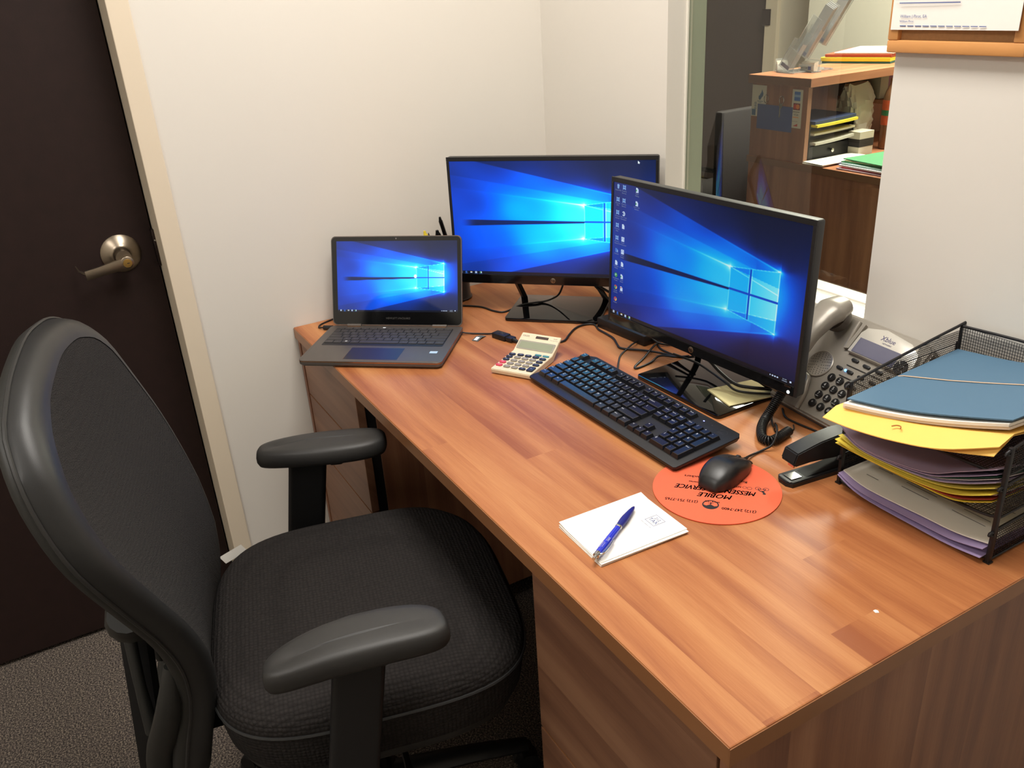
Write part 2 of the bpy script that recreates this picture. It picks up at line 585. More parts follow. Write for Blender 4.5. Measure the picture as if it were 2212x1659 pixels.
# lever handle on the door (local to door_1)
MX = TR(0, 0.383, 0.966) @ RY_(PI / 2)
h = B().lathe([(0.043, 0), (0.043, 0.003), (0.038, 0.008), (0.024, 0.016), (0.020, 0.018), (0.0165, 0.024), (0.0165, 0.05), (0.0, 0.05)], 32, MX).obj('handle_rose', M['satin'], t, smooth=40)
lv = B()
ax = 0.046
pts = [(ax, 0.385, 0.955), (ax + .004, 0.355, 0.9515), (ax + .006, 0.32, 0.947), (ax + .003, 0.298, 0.9435)]
rows = []
for (x, y, z), hh in zip(pts, (0.0125, 0.0115, 0.0105, 0.0105)):
    rows.append([(x + .010, y, z - hh), (x + .013, y, z), (x + .010, y, z + hh), (x + .002, y, z + hh), (x - .001, y, z), (x + .002, y, z - hh), (x + .010, y, z - hh)])
lv.grid(rows)
lv.poly([p for p in rows[-1][:-1]])
lv.poly([p for p in rows[0][:-1]])
lv.lathe([(0.0145, 0), (0.0145, 0.018), (0.012, 0.0195), (0, 0.0195)], 24, TR(0.04, 0.387, 0.9555) @ RY_(PI / 2))
# return tip
lv.tube([(ax + .005, 0.300, 0.945), (ax - .012, 0.288, 0.950), (ax - .03, 0.284, 0.958)], [0.004, 0.0025, 0.001], 6)
lv.obj('lever', M['satin'], t, smooth=40)
kc = B().lathe([(0.0095, 0), (0.0095, 0.003), (0.0, 0.0032)], 20, TR(0.0585, 0.387, 0.9555) @ RY_(PI / 2)).obj('key_cylinder', M['brass'], t, smooth=40)
B().box((0.0622, 0.3885, 0.9555), (0.0006, 0.0055, 0.0014)).obj('keyhole', M['ink'], kc, smooth=0)
# strike plate lip and latch edge
sp = B()
sp.b2((-2.102, 0.2245, 0.925), (-2.083, 0.2325, 1.010), 0.002)
sp.obj('strike_plate', M['bronze'], fr)
B().lathe([(0.0022, 0), (0.0022, 0.0015), (0, 0.002)], 8, TR(-2.0835, 0.2285, 0.985) @ RY_(PI / 2)).obj('screw', M['steel'], fr)

# back wall with the window opening
OX0, OX1, OZ0, OZ1 = -1.499, -0.945, 0.892, 2.10
WD = 0.102
struct(B().b2((WX - .2, WY, 0), (OX0, WY + WD, CEIL)).obj('wall_back_left', M['wall'], smooth=0))
struct(B().b2((OX1, WY, 0), (XR + .1, WY + WD, CEIL)).obj('wall_back_right', M['wall'], smooth=0))
struct(B().b2((OX0, WY, 0), (OX1, WY + WD, OZ0 - .012)).obj('wall_back_below', M['wall'], smooth=0))
struct(B().b2((OX0, WY, OZ1), (OX1, WY + WD, CEIL)).obj('wall_back_above', M['wall'], smooth=0))
struct(B().b2((XR, YR, 0), (XR + .1, WY, CEIL)).obj('wall_right', M['wall'], smooth=0))
struct(B().b2((WX - .2, YR - .1, 0), (XR + .1, YR, CEIL)).obj('wall_front', M['wall'], smooth=0))

M['glass'] = mat('window_glass', (1, 1, 1, 1), 0.0, trans=1.0, ior=1.45, spec=0.5)
_nt = M['glass'].node_tree
_mx = _nt.nodes.new('ShaderNodeMixShader'); _tr = _nt.nodes.new('ShaderNodeBsdfTransparent'); _gl2 = _nt.nodes.new('ShaderNodeBsdfGlossy')
_fr = _nt.nodes.new('ShaderNodeFresnel'); _fr.inputs['IOR'].default_value = 1.6
_gl2.inputs['Roughness'].default_value = 0.0
_tr.inputs['Color'].default_value = (0.80, 0.83, 0.79, 1)
_ge = _nt.nodes.new('ShaderNodeNewGeometry'); _iv = _nt.nodes.new('ShaderNodeMath'); _iv.operation = 'SUBTRACT'; _iv.inputs[0].default_value = 1.0
_nt.links.new(_ge.outputs['Backfacing'], _iv.inputs[1])
_ml = _nt.nodes.new('ShaderNodeMath'); _ml.operation = 'MULTIPLY'; _nt.links.new(_fr.outputs[0], _ml.inputs[0]); _nt.links.new(_iv.outputs[0], _ml.inputs[1])
_nt.links.new(_ml.outputs[0], _mx.inputs[0]); _nt.links.new(_tr.outputs[0], _mx.inputs[1]); _nt.links.new(_gl2.outputs[0], _mx.inputs[2])
_nt.links.new(_mx.outputs[0], _nt.nodes['Material Output'].inputs['Surface'])
win = bpy.data.objects.new('window_1', None); COL.objects.link(win); win['kind'] = 'structure'
win['label'] = 'fixed interior window looking into the reception'
B().b2((OX0 + .003, WY + .053, OZ0 + .004), (OX1 - .003, WY + .058, OZ1 - .003)).obj('pane', M['glass'], win, smooth=0)
bead = mat('window_sealant', rgb(226, 222, 210), 0.5, noise=0.03)
B().b2((OX0, WY + .049, OZ0), (OX0 + .004, WY + .053, OZ1)).obj('glazing_bead', bead, win, smooth=0)
B().b2((OX0, WY + .049, OZ0 + .003), (OX1, WY + .053, OZ0 + .007)).obj('glazing_bead', bead, win, smooth=0)
B().b2((OX0, WY + .0585, OZ0), (OX0 + .004, WY + .0625, OZ1)).obj('glazing_bead', bead, win, smooth=0)
M['reveal'] = mat('shaded_reveal_paint', rgb(192, 198, 184), 0.7, noise=0.03, nscale=9)  # jamb past the glass: its shadow and green cast are put into the colour
B().b2((OX0 - .001, WY + .0625, OZ0), (OX0 + .0015, WY + WD, OZ1)).obj('outer_reveal', M['reveal'], win, smooth=0)
B().b2((OX0, WY - .003, OZ0 - .012), (OX1, WY + WD + .002, OZ0 + .001), 0.002).obj('window_sill', mat('white_sill_paint', rgb(245, 240, 226), 0.35, noise=0.02), win, smooth=0)

# ---- reception beyond the glass
FY = 4.6
struct(B().b2((-6.0, FY, 0), (-5.62, FY + .1, CEIL)).obj('wall_far_left', M['wall_far'], smooth=0))
struct(B().b2((-4.55, FY, 0), (1.6, FY + .1, CEIL)).obj('wall_far_right', M['wall_far'], smooth=0))
struct(B().b2((-5.62, FY, 2.1), (-4.55, FY + .1, CEIL)).obj('wall_far_header', M['wall_far'], smooth=0))
struct(B().b2((-3.89, FY - .35, 0), (-1.9, FY, CEIL)).obj('wall_far_projection', mat('far_wall_shade', rgb(205, 198, 182), 0.8, noise=0.03), smooth=0))  # far wall colour darkened, shade of the turned face put into the paint
struct(B().b2((-6.1, WY + .1, 0), (-6.0, FY + .1, CEIL)).obj('wall_reception_left', M['wall_far'], smooth=0))
struct(B().b2((1.5, WY + .1, 0), (1.6, FY + .1, CEIL)).obj('wall_reception_right', M['wall_far'], smooth=0))
d2 = bpy.data.objects.new('door_2', None); COL.objects.link(d2); d2['kind'] = 'structure'; d2['label'] = 'dark door in the far wall of the reception'
B().b2((-5.60, FY + .01, 0.01), (-4.555, FY + .05, 2.07), 0.002).obj('door_leaf', M['far_door'], d2, smooth=0)
B().b2((-4.555, FY - .03, 0), (-4.45, FY + .01, 2.14), 0.002).obj('jamb', M['frame_paint'], d2, smooth=0)
B().b2((-4.575, FY - .04, 1.115), (-4.505, FY - .005, 1.215), 0.003).obj('hinge', M['bronze'], d2, smooth=0)

def wobj(b, name, material, parent, smooth=30, kind=None, label=None):
    """mesh built in world coordinates, handed to a placed parent"""
    o = b.obj(name, material, parent, smooth, kind, label)
    p = parent
    X = Matrix.Identity(4)
    chain = []
    while p is not None:
        chain.append(p); p = p.parent
    for q in chain[::-1]:
        X = X @ Matrix.Translation(q.location) @ q.rotation_euler.to_matrix().to_4x4()
    o.data.transform(X.inverted())
    return o


def cable(name, label, pts, r, cat='cable', group=None, n=8, sm=6, m='cable', parent=None):
    b = B().tube(pts, r, n, smooth=sm)
    if parent is not None:
        return wobj(b, name, M[m], parent, 60)
    o = b.obj(name, M[m], None, 60)
    c = Vector(pts[0]); c.z -= r
    o.data.transform(Matrix.Translation(-c)); o.location = c
    return tag(o, label, cat, group)


# ================================================================== CEILING LIGHTS
M['diffuser'] = emis('light_diffuser', (1.0, 0.95, 0.885, 1), 3.2)
M['troffer'] = mat('troffer_white', rgb(235, 235, 230), 0.5, noise=0.02)
for i, (lx, ly, sx, sy, pw) in enumerate(LAMPS + [(-2.3, 3.3, 1.15, .55, 0)]):
    t = thing('ceiling_light', ['recessed ceiling light panel above the chair and desk', 'recessed ceiling light panel behind the camera', 'recessed ceiling light panel over the reception counter'][i], 'ceiling light', (lx, ly, CEIL))
    B().b2((-sx / 2, -sy / 2, -.012), (sx / 2, sy / 2, -.004)).obj('diffuser', M['diffuser'], t, smooth=0)
    f = B()
    for s in (-1, 1):
        f.b2((-sx / 2 - .025, s * sy / 2 - .0125, -.018), (sx / 2 + .025, s * sy / 2 + .0125, 0))
        f.b2((s * sx / 2 - .0125, -sy / 2, -.018), (s * sx / 2 + .0125, sy / 2, 0))
    f.obj('light_frame', M['troffer'], t, smooth=0)

# ================================================================== DESK
DX0, DX1, DY0, DY1 = -1.993, -0.469, 0.484, 1.230
desk = thing('office_desk', 'cherry laminate office desk against the wall with two drawer pedestals', 'desk', ((DX0 + DX1) / 2, (DY0 + DY1) / 2, 0))
dt = B()
dt.b2((DX0, DY0, DT - .028), (DX1, DY1, DT), 0.0018, seg=2)
top = wobj(dt, 'desktop', M['wood_top'], desk, smooth=0)
ed = B()
ed.b2((DX0, DY0 - .0010, DT - .0275), (DX1, DY0 + .001, DT - .0020))
ed.b2((DX1 - .001, DY0 - .001, DT - .0275), (DX1 + .0010, DY1, DT - .0020))
wobj(ed, 'edge_banding', M['wood_edge'], desk, smooth=0, label='darker edge banding around the desktop')
# end panel at the right
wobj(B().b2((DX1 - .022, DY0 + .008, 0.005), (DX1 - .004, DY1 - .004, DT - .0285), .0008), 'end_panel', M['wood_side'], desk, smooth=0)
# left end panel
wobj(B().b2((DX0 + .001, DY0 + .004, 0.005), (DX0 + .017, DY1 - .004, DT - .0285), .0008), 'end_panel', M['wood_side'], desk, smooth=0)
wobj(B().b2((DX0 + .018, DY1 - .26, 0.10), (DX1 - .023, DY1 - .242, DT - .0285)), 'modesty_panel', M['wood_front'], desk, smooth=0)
# pedestals
M['dark_in'] = mat('pedestal_shadow_gap', rgb(14, 12, 12), 0.6, noise=0.1)


def drawer(x0, x1, z0, z1, y0=.490):
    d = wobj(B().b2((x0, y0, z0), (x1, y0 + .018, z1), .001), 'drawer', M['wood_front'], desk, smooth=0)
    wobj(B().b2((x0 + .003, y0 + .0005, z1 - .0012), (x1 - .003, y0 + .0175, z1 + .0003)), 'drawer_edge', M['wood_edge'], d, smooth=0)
    return d


for (x0, x1, zs) in ((-1.973, -1.600, ((.564, .702), (.408, .560), (.09, .404))), (-.880, -.494, ((.402, .702), (.09, .398)))):
    for z0, z1 in zs:
        drawer(x0, x1, z0, z1)
    wobj(B().b2((x0 + .004, .5085, .085), (x1 - .004, .530, .704)), 'pedestal_recess', M['dark_in'], desk, smooth=0)
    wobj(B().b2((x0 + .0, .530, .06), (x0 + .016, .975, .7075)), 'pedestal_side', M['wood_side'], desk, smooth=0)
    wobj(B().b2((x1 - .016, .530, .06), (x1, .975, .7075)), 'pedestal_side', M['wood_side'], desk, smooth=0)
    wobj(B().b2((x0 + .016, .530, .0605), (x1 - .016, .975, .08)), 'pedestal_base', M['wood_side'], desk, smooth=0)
    for cx_ in (x0 + .03, x1 - .03):
        for cy_ in (.56, .94):
            wobj(B().lathe([(.014, 0.001), (.016, .006), (.010, .03), (.010, .060)], 12, TR(cx_, cy_)), 'glide', M['blk'], desk)

# paint chip lying on the desktop
cr = B().poly([(-.0035, -.002, .0006), (.001, -.003, .0006), (.0035, .0005, .0008), (.0, .003, .0006), (-.003, .0015, .0007)])
cr.prism([(-.0035, -.002), (.001, -.003), (.0035, .0005), (0, .003), (-.003, .0015)], 0, .0006)
c_ = cr.obj('paper_crumb', M['white'], None, 0); c_.location = (-.527, .778, DT)
tag(c_, 'tiny white paper crumb alone on the bare end of the desktop', 'crumb')

# ================================================================== SCREENS
def ss(a, b, x):
    t = np.clip((x - a) / (b - a), 0, 1)
    return t * t * (3 - 2 * t)


def wallpaper(nx, ny, W=476.0, H=268.0, tb=7.5):
    """blue window-light picture; returns (ny, nx, 3) sRGB 0..1, v upwards, units mm"""
    u, v = np.meshgrid(np.linspace(0, W, nx), np.linspace(0, H, ny))
    cu, cv = 372.0, 129.0
    du = u - cu
    dv = v - cv
    left = np.exp(-np.abs(np.minimum(du, 0)) / 190.0)
    spread = 30 + 0.34 * np.maximum(0, -du)
    I = 1.30 * left * np.exp(-(dv / (spread * 1.35)) ** 2 / 1.6)
    right = np.exp(-np.maximum(du - 40, 0) / 34.0)
    I = np.where(du > 0, np.maximum(0.8 * right * np.exp(-(dv / 52) ** 2 / 1.4), 0), I)
    # wide halo
    I += 0.20 * np.exp(-((du / 210) ** 2 + (dv / 95) ** 2))
    # smoky mottling
    n = np.zeros_like(u)
    for k in range(14):
        a, b2, p = rng.uniform(.008, .05), rng.uniform(.008, .06), rng.uniform(0, 6.28)
        n += np.sin(a * u + b2 * v * (1 if k % 2 else -1) + p + 1.3 * np.sin(.02 * v + p)) / 14
    I *= 1 + 0.35 * n
    I = np.where(I > .5, .5 + .27 * np.tanh((I - .5) / .35), I)
    # beams: lines from the window corners to the left
    def line(u0, v0, s):
        return v0 + (u - u0) * s
    TL, BL, TRr, BR = (317, 168), (314, 91), (424, 182), (424, 76)
    up_o, lo_o = line(*TRr, -0.235), line(*BR, 0.235)
    up_i, lo_i = line(*TL, -0.126), line(*BL, 0.105)
    up_m, lo_m = line(362, 175, -0.17), line(362, 85, .17)
    isl = ss(424, 420, u)
    iso = ss(520, 420, u)
    up_o = np.where(u > 424, 182 - (u - 424) * .15, up_o); lo_o = np.where(u > 424, 76 + (u - 424) * .15, lo_o)
    outside = np.maximum(v - up_o, lo_o - v)
    I *= 1 - iso * 0.58 * ss(-0.5, 2.0 + np.clip(u - 424, 0, 60) * .5, outside)
    I += isl * 0.10 * ss(0, -2, v - up_i) * ss(0, -2, lo_i - v) * np.exp(du / 160)
    I *= 1 - 0.18 * isl * ss(0, 2, v - up_m) - 0.14 * isl * ss(0, 2, lo_m - v)
    fall = np.exp(np.minimum(u - 317, 0) / 85.0)
    for ln, end, amp in ((up_i, 317, .38), (lo_i, 314, .26)):
        I += amp * np.exp(-((v - ln) / 1.3) ** 2) * (u < end) * fall
        I += amp * .35 * np.exp(-((v - ln) / 7.0) ** 2) * (u < end) * fall
    for ln, amp in ((up_o, .34), (lo_o, .24)):
        I += amp * np.exp(-((v - ln) / 1.4) ** 2) * (u < 424) * np.exp(np.minimum(u - 424, 0) / 70.0)
        I += amp * .9 * np.exp(-((v - ln) / 10.0) ** 2) * (u < 424) * np.exp(np.minimum(u - 424, 0) / 55.0)
    # dark centre strip, opens out to the left
    hw = 1.6 + 5.0 * np.clip((316 - u) / 276, 0, 1)
    I *= 1 - 0.88 * (u < 316) * ss(hw + 1.2, hw - .2, np.abs(v - (129 - (316 - u) * 0.012))) * ss(15, 60, u)
    # corner star bursts
    for (a, b2), amp in ((TL, .5), (BL, .4), (TRr, .75), (BR, .65)):
        rr = np.hypot(u - a, v - b2)
        I += amp * np.exp(-rr / 5.0)
    # panes
    t = (u - 316) / (424 - 316)
    vt = 168 + t * 14; vb = 91 - t * 15
    inwin = (t > 0) & (t < 1) & (v < vt) & (v > vb)
    gap_v = (u > 360.4) & (u < 364.6)
    gap_h = np.abs(v - 129.5 - 0 * u) < 2.0
    pane = np.where(u > 362, 0.86, 0.74) + 0.20 * np.clip((u - 365) / 60, 0, 1)
    pane = pane - 0.20 * (v > up_i + (0) + np.where(u > 317, 0, 999)) * (u > 317) * (v > 168 - (u - 317) * .235) - 0.22 * (v < 91 + (u - 314) * .08)
    I = np.where(inwin, np.where(gap_v | gap_h, 0.33, pane), I)
    edge = np.zeros_like(I)
    g_ = lambda d: np.exp(-(d / .85) ** 2)
    tin = ss(-.012, .004, t) * ss(1.012, .996, t)
    edge = np.maximum(edge, (g_(v - vt) + g_(v - vb)) * tin)
    vin = ss(-1.2, .2, vt - v) * ss(-1.2, .2, v - vb)
    for uu in (316.8, 359.5, 365.7, 423):
        edge = np.maximum(edge, g_(u - uu) * vin * ss(1.4, 2.2, np.abs(v - 129.5)))
    for base, sl in ((168, -.235), (91, .08)):
        edge = np.maximum(edge, g_(v - (base + (u - 317) * sl)) * tin * vin * (~gap_v) * (~gap_h))
    I = I + edge * 0.25
    I = np.clip(I, 0, 1.25)
    stops = np.array([0, .08, .2, .38, .55, .72, .88, 1.05, 1.25])
    cols = np.array([[10, 20, 48], [14, 30, 82], [12, 48, 150], [2, 84, 226], [0, 132, 255], [10, 178, 255], [60, 214, 255], [130, 240, 255], [225, 255, 255]]) / 255.
    out = np.stack([np.interp(I, stops, cols[:, k]) for k in range(3)], -1)
    bar = (v < tb)
    out[bar] = np.array([12, 15, 26]) / 255.
    return out


WP = wallpaper(476, 268)


def screen_mesh(name, W, H, parent, mtx, strength, rough, cool=(1, 1, 1), gain=1.0, lift=0.0, spec=0.5):
    pic = WP if W > .4 else WP[::2, ::2]
    ny, nx = pic.shape[:2]
    xs = np.linspace(-W / 2, W / 2, nx); zs = np.linspace(0, H, ny)
    X, Z = np.meshgrid(xs, zs)
    co = np.stack([X.ravel(), np.zeros(X.size), Z.ravel()], 1)
    ii = np.arange(nx * ny).reshape(ny, nx)
    f = np.stack([ii[:-1, :-1], ii[:-1, 1:], ii[1:, 1:], ii[1:, :-1]], -1).reshape(-1, 4)
    me = bpy.data.meshes.new(name)
    me.from_pydata(co.tolist(), [], f.tolist())
    c = np.clip(pic * gain + lift, 0, 1).reshape(-1, 3)
    l = np.where(c <= .04045, c / 12.92, ((c + .055) / 1.055) ** 2.4) * np.array(cool)
    at = me.color_attributes.new('picture', 'FLOAT_COLOR', 'POINT')
    at.data.foreach_set('color', np.concatenate([l, np.ones((len(l), 1))], 1).astype(np.float32).ravel())
    m, nt, b = new_mat(name + '_glow')
    a = nt.nodes.new('ShaderNodeAttribute'); a.attribute_name = 'picture'
    b.inputs['Base Color'].default_value = (0.004, 0.004, 0.005, 1)
    b.inputs['Roughness'].default_value = rough
    b.inputs['Specular IOR Level'].default_value = spec
    nt.links.new(a.outputs['Color'], b.inputs['Emission Color'])
    b.inputs['Emission Strength'].default_value = strength
    me.materials.append(m)
    o = bpy.data.objects.new(name, me); COL.objects.link(o); o.parent = parent
    me.transform(mtx)
    return o


M['ic_white'] = emis('icon_white', rgb(205, 225, 255), 0.8)
M['ic_blue'] = emis('icon_blue', rgb(60, 120, 220), 0.7)
M['ic_pale'] = emis('icon_pale_blue', rgb(140, 180, 235), 0.75)
M['ic_green'] = emis('icon_green', rgb(70, 175, 80), 0.6)
M['ic_red'] = emis('icon_red', rgb(215, 80, 70), 0.6)
M['ic_yellow'] = emis('icon_yellow', rgb(240, 205, 80), 0.7)
M['ic_grey'] = emis('icon_caption', rgb(150, 165, 190), 0.6)
M['ic_white2'] = emis('icon_bright', rgb(235, 250, 255), 1.0)


def P2(b, X, pts, y=-.0004):
    """flat polygon on a screen plane (x, z) facing -y"""
    b.bm.faces.new([b.bm.verts.new(X @ Vector((p[0], y, p[1]))) for p in pts])


def rect2(b, X, cx, cz, w_, h_, y=-.0004):
    P2(b, X, [(cx - w_ / 2, cz - h_ / 2), (cx + w_ / 2, cz - h_ / 2), (cx + w_ / 2, cz + h_ / 2), (cx - w_ / 2, cz + h_ / 2)], y)


def disc2(b, X, cx, cz, r, y=-.0004, n=16, a0=0, a1=2 * PI, r0=0.0):
    if r0 > 0:
        k = max(3, int(n * (a1 - a0) / (2 * PI)))
        P2(b, X, [(cx + r * math.cos(a0 + (a1 - a0) * i / k), cz + r * math.sin(a0 + (a1 - a0) * i / k)) for i in range(k + 1)] +
           [(cx + r0 * math.cos(a1 - (a1 - a0) * i / k), cz + r0 * math.sin(a1 - (a1 - a0) * i / k)) for i in range(k + 1)], y)
    else:
        pts = [(cx + r * math.cos(a0 + (a1 - a0) * i / n), cz + r * math.sin(a0 + (a1 - a0) * i / n)) for i in range(n if a1 - a0 > 6.2 else n + 1)]
        if a1 - a0 < 6.2:
            pts.append((cx, cz))
        P2(b, X, pts, y)


def stext(b, X, s, size, cx, cz, align='CENTER', y=-.0005):
    b.text(s, size, X @ TR(cx, y, cz) @ RX_(PI / 2), align)


def taskbar(parent, X, W, H, k=1.0, clock=True, tray=True):
    """k scales the icon size; screen origin bottom centre"""
    x0 = -W / 2
    p = [0.010, 0.0225, 0.035, 0.047, 0.059]
    z = .0045 * k
    wv, bl, ye, gr = B(), B(), B(), B()
    cx = x0 + p[0] * k
    for a in (-1, 1):
        for c in (-1, 1):
            rect2(wv, X, cx + a * .0013 * k, z + c * .0013 * k, .0022 * k, .0022 * k)
    disc2(bl, X, x0 + p[1] * k, z, .0026 * k, r0=.0011 * k, a0=.5, a1=6.2)
    rect2(bl, X, x0 + p[1] * k, z, .004 * k, .0009 * k)
    rect2(wv, X, x0 + p[2] * k, z, .0048 * k, .0034 * k)
    rect2(ye, X, x0 + p[2] * k, z + .0012 * k, .0044 * k, .0012 * k, -.0006)
    rect2(wv, X, x0 + p[3] * k, z, .0048 * k, .0044 * k)
    rect2(bl, X, x0 + p[3] * k, z + .0005 * k, .003 * k, .001 * k, -.0006)
    rect2(wv, X, x0 + p[4] * k + .0005, z, .0044 * k, .0042 * k)
    rect2(gr, X, x0 + p[4] * k - .001 * k, z, .0028 * k, .0036 * k, -.0006)
    for q in (1, 3, 4):
        rect2(bl, X, x0 + p[q] * k, z - .0036 * k, .0085 * k, .0005 * k)
    if clock:
        tx = B()
        stext(tx, X, '5:41 PM', .0026 * k, W / 2 - .021 * k, z + .0015 * k)
        stext(tx, X, '5/15/2018', .0026 * k, W / 2 - .021 * k, z - .0017 * k)
        tx.obj('clock_text', M['ic_white'], parent, 0)
        rect2(wv, X, W / 2 - .0085 * k, z + .0004 * k, .0036 * k, .003 * k)
        for q in range(4):
            rect2(wv, X, W / 2 - (.036 + .0052 * q) * k, z, (.0032 if q < 3 else .0018) * k, .0022 * k)
            rect2(wv, X, W / 2 - (.036 + .0052 * q) * k, z - .0006 * k, .0016 * k, .0006 * k, -.0006)
    for q, mm in ((wv, 'ic_white'), (bl, 'ic_blue'), (ye, 'ic_yellow'), (gr, 'ic_green')):
        q.obj('taskbar_icon', M[mm], parent, 0, kind='stuff')


def monitor(loc, rz, tilt, H, label, strength, base_xy, base_rz, gain, rough):
    """22 inch monitor. local: x right, -y out of the screen; origin = bottom centre of the front face projected on the desk"""
    t = thing('computer_monitor', label, 'monitor', (loc[0], loc[1], DT), rz, 'twin desktop monitors')
    zb = loc[2] - DT
    X = TR(0, 0, zb) @ RX_(-tilt)
    W = .489
    # cabinet back
    c = B()
    c.prism(rrect(W, H, .005, 3), -.0002, .017, X @ TR(0, .0, H / 2) @ RX_(PI / 2) @ Matrix.Rotation(PI, 4, 'Y') @ TR(0, 0, .002), bev=.0025)
    c.prism(rrect(.30, .17, .02, 4), 0, .016, X @ TR(0, .0175, H / 2 - .03) @ RX_(PI / 2) @ Matrix.Rotation(PI, 4, 'Y'), bev=.006)
    c.obj('cabinet', M['blk'], t, 35)
    # bezels (front frame)
    bz = B()
    d0, d1 = -.0016, .002
    bw = .0065
    bz.b2((-W / 2, d0, H - .0095), (W / 2, d1, H), .0006, X)
    bz.b2((-W / 2, d0, .0), (-W / 2 + bw, d1, H - .0095), .0006, X)
    bz.b2((W / 2 - bw, d0, .0), (W / 2, d1, H - .0095), .0006, X)
    bz.obj('bezel', M['blk'], t, 0)
    ch = B().b2((-W / 2 + bw, d0 - .0008, .0), (W / 2 - bw, d1, H - .0095 - .268), .0008, X).obj('chin_bezel', M['blk_gloss'], t, 0)
    sw = W - 2 * bw
    sh = .268
    SX = X @ TR(0, -.0003, H - .0095 - sh)
    scn = screen_mesh('screen', sw, sh, t, SX, strength, rough, gain=gain)
    taskbar(scn, SX, sw, sh)
    # round badge: a ring with two slanted letters
    zc = (H - .0095 - .268) / 2
    lg = B()
    lg.lathe([(.0062, 0), (.0062, .0006), (.0056, .0009), (0, .0009)], 24, X @ TR(0, d0 - .0008, zc) @ RX_(PI / 2))
    lo = lg.obj('logo_badge', M['satin'], ch, 40)
    li = B()
    li.text('hp', .0100, X @ TR(0, d0 - .0019, zc + .0006) @ RX_(PI / 2))
    li.obj('logo_letters', M['blk_gloss'], ch, 0)
    return t, X, scn, SX, sw, sh, ch, zc, d0


def stand(t, X, zb, bx, by, brz):
    """glossy base plate with two struts, in the monitor's local frame"""
    BX = TR(bx, by, 0) @ RZ(brz)
    bp = B().prism(rrect(.232, .172, .010, 4), 0.0012, .0078, BX, bev=.0012).obj('base_plate', M['piano'], t, 35)
    for s in (-1, 1):
        B().b2((s * .09 - .012, -.065, 0), (s * .09 + .012, -.045, .0012), 0, BX).obj('rubber_foot', M['cable'], bp, 0)
        B().b2((s * .09 - .012, .045, 0), (s * .09 + .012, .065, .0012), 0, BX).obj('rubber_foot', M['cable'], bp, 0)
    for s in (-1, 1):
        a = BX @ Vector((s * .105, .070, .0075))
        c_ = X @ Vector((s * .088, .022, .05))
        m_ = X @ Vector((s * .098, .026, .0))
        st = B().tube([a, a * .45 + m_ * .55, m_, c_], .0085, 4, flat=.6)
        st.obj('stand_strut', M['blk'], t, 30)
    cb = B().b2((-.10, .020, .035), (.10, .032, .075), .003, X)
    cb.obj('stand_crossbar', M['blk'], t, 30)


mz1 = .8142
t1, X1, s1, SX1, sw, sh, ch1, zc1, d01 = monitor((-1.6575, 1.0286, mz1), .7769, .020, .2994,
    'black monitor in the corner behind the laptop, bluest and brightest picture', 1.9, None, None, 1.03, .22)
inv = (TR(-1.6575, 1.0286) @ RZ(.7769)).inverted()
bc = inv @ Vector((-1.680, 1.056, 0))
stand(t1, X1, mz1 - DT, bc.x, bc.y, R(0.6))
cur = B(); P2(cur, SX1, [(.199, .2665), (.199, .2600), (.2007, .2613), (.2016, .2592), (.2027, .2597), (.2018, .2617), (.2040, .2618)])
cur.obj('mouse_pointer', M['ic_white2'], s1, 0)

mz2 = .8202
t2, X2, s2, SX2, sw, sh, ch2, zc2, d02 = monitor((-1.133, 1.0006, mz2), .0572, .0454, .2959,
    'black monitor nearest the keyboard, its screen showing desktop icons on the left', .85, None, None, .98, .25)
inv = (TR(-1.133, 1.0006) @ RZ(.0572)).inverted()
bc = inv @ Vector((-1.140, 1.052, 0))
stand(t2, X2, mz2 - DT, bc.x, bc.y, R(-2.0))
# power light and model text
pl_ = B(); pl_.lathe([(.0028, 0), (.0028, .0006), (0, .0007)], 16, X2 @ TR(.2285, d02 - .0008, .006) @ RX_(PI / 2))
pl_.obj('power_light', emis('power_led', (.9, .95, 1, 1), 4.0), ch2, 0)
mt = B(); mt.text('22cwa', .0052, X2 @ TR(.226, d02 - .0010, .0155) @ RX_(PI / 2)); mt.obj('model_text', M['satin'], ch2, 0)
# ---- desktop icons of the second monitor (mm from the left / bottom of the cabinet -> screen plane)
ic = {k: B() for k in ('white', 'pale', 'green', 'red', 'yellow', 'blue', 'grey')}
def icx(mm): return (mm - 244.5) / 1000.0
def icz(mm): return (mm - 18.4) / 1000.0
def cap(cx, cz, a, b_=None):
    stext(ic['grey'], SX2, a, .0037, cx, cz)
    if b_:
        stext(ic['grey'], SX2, b_, .0037, cx, cz - .0040)
def doc(cx, cz, corner=True, key='white'):
    w_, h_ = .0036, .0046
    P2(ic[key], SX2, [(cx - w_, cz - h_), (cx + w_, cz - h_), (cx + w_, cz + h_ - .003), (cx + w_ - .003, cz + h_), (cx - w_, cz + h_)])
rowz = [279.5 - 25.4 * k for k in range(10)]
c1, c2, c3 = icx(20.5), icx(38.5), icx(76)
P2(ic['pale'], SX2, [(c1 - .0022, icz(rowz[0]) - .0045), (c1 + .0022, icz(rowz[0]) - .0045), (c1 + .0034, icz(rowz[0]) + .003), (c1, icz(rowz[0]) + .0046), (c1 - .0034, icz(rowz[0]) + .003)])
cap(c1, icz(rowz[0]) - .0072, 'Recycle Bin')
names = ['Pro Series 2013', 'Pro Series 2014', 'Pro Series Business', 'Pro Series Basic']
def mono(cx, cz):
    q = .0046
    P2(ic['pale'], SX2, [(cx - q, cz - q), (cx - .0016, cz - q + .001), (cx, cz - .0026), (cx + .0016, cz - q + .001), (cx + q, cz - q), (cx + q - .0006, cz), (cx + q, cz + q), (cx, cz + q - .0012), (cx - q, cz + q), (cx - q + .0006, cz)])
    rect2(ic['blue'], SX2, cx, cz + .0005, .0044, .0030, -.0006)
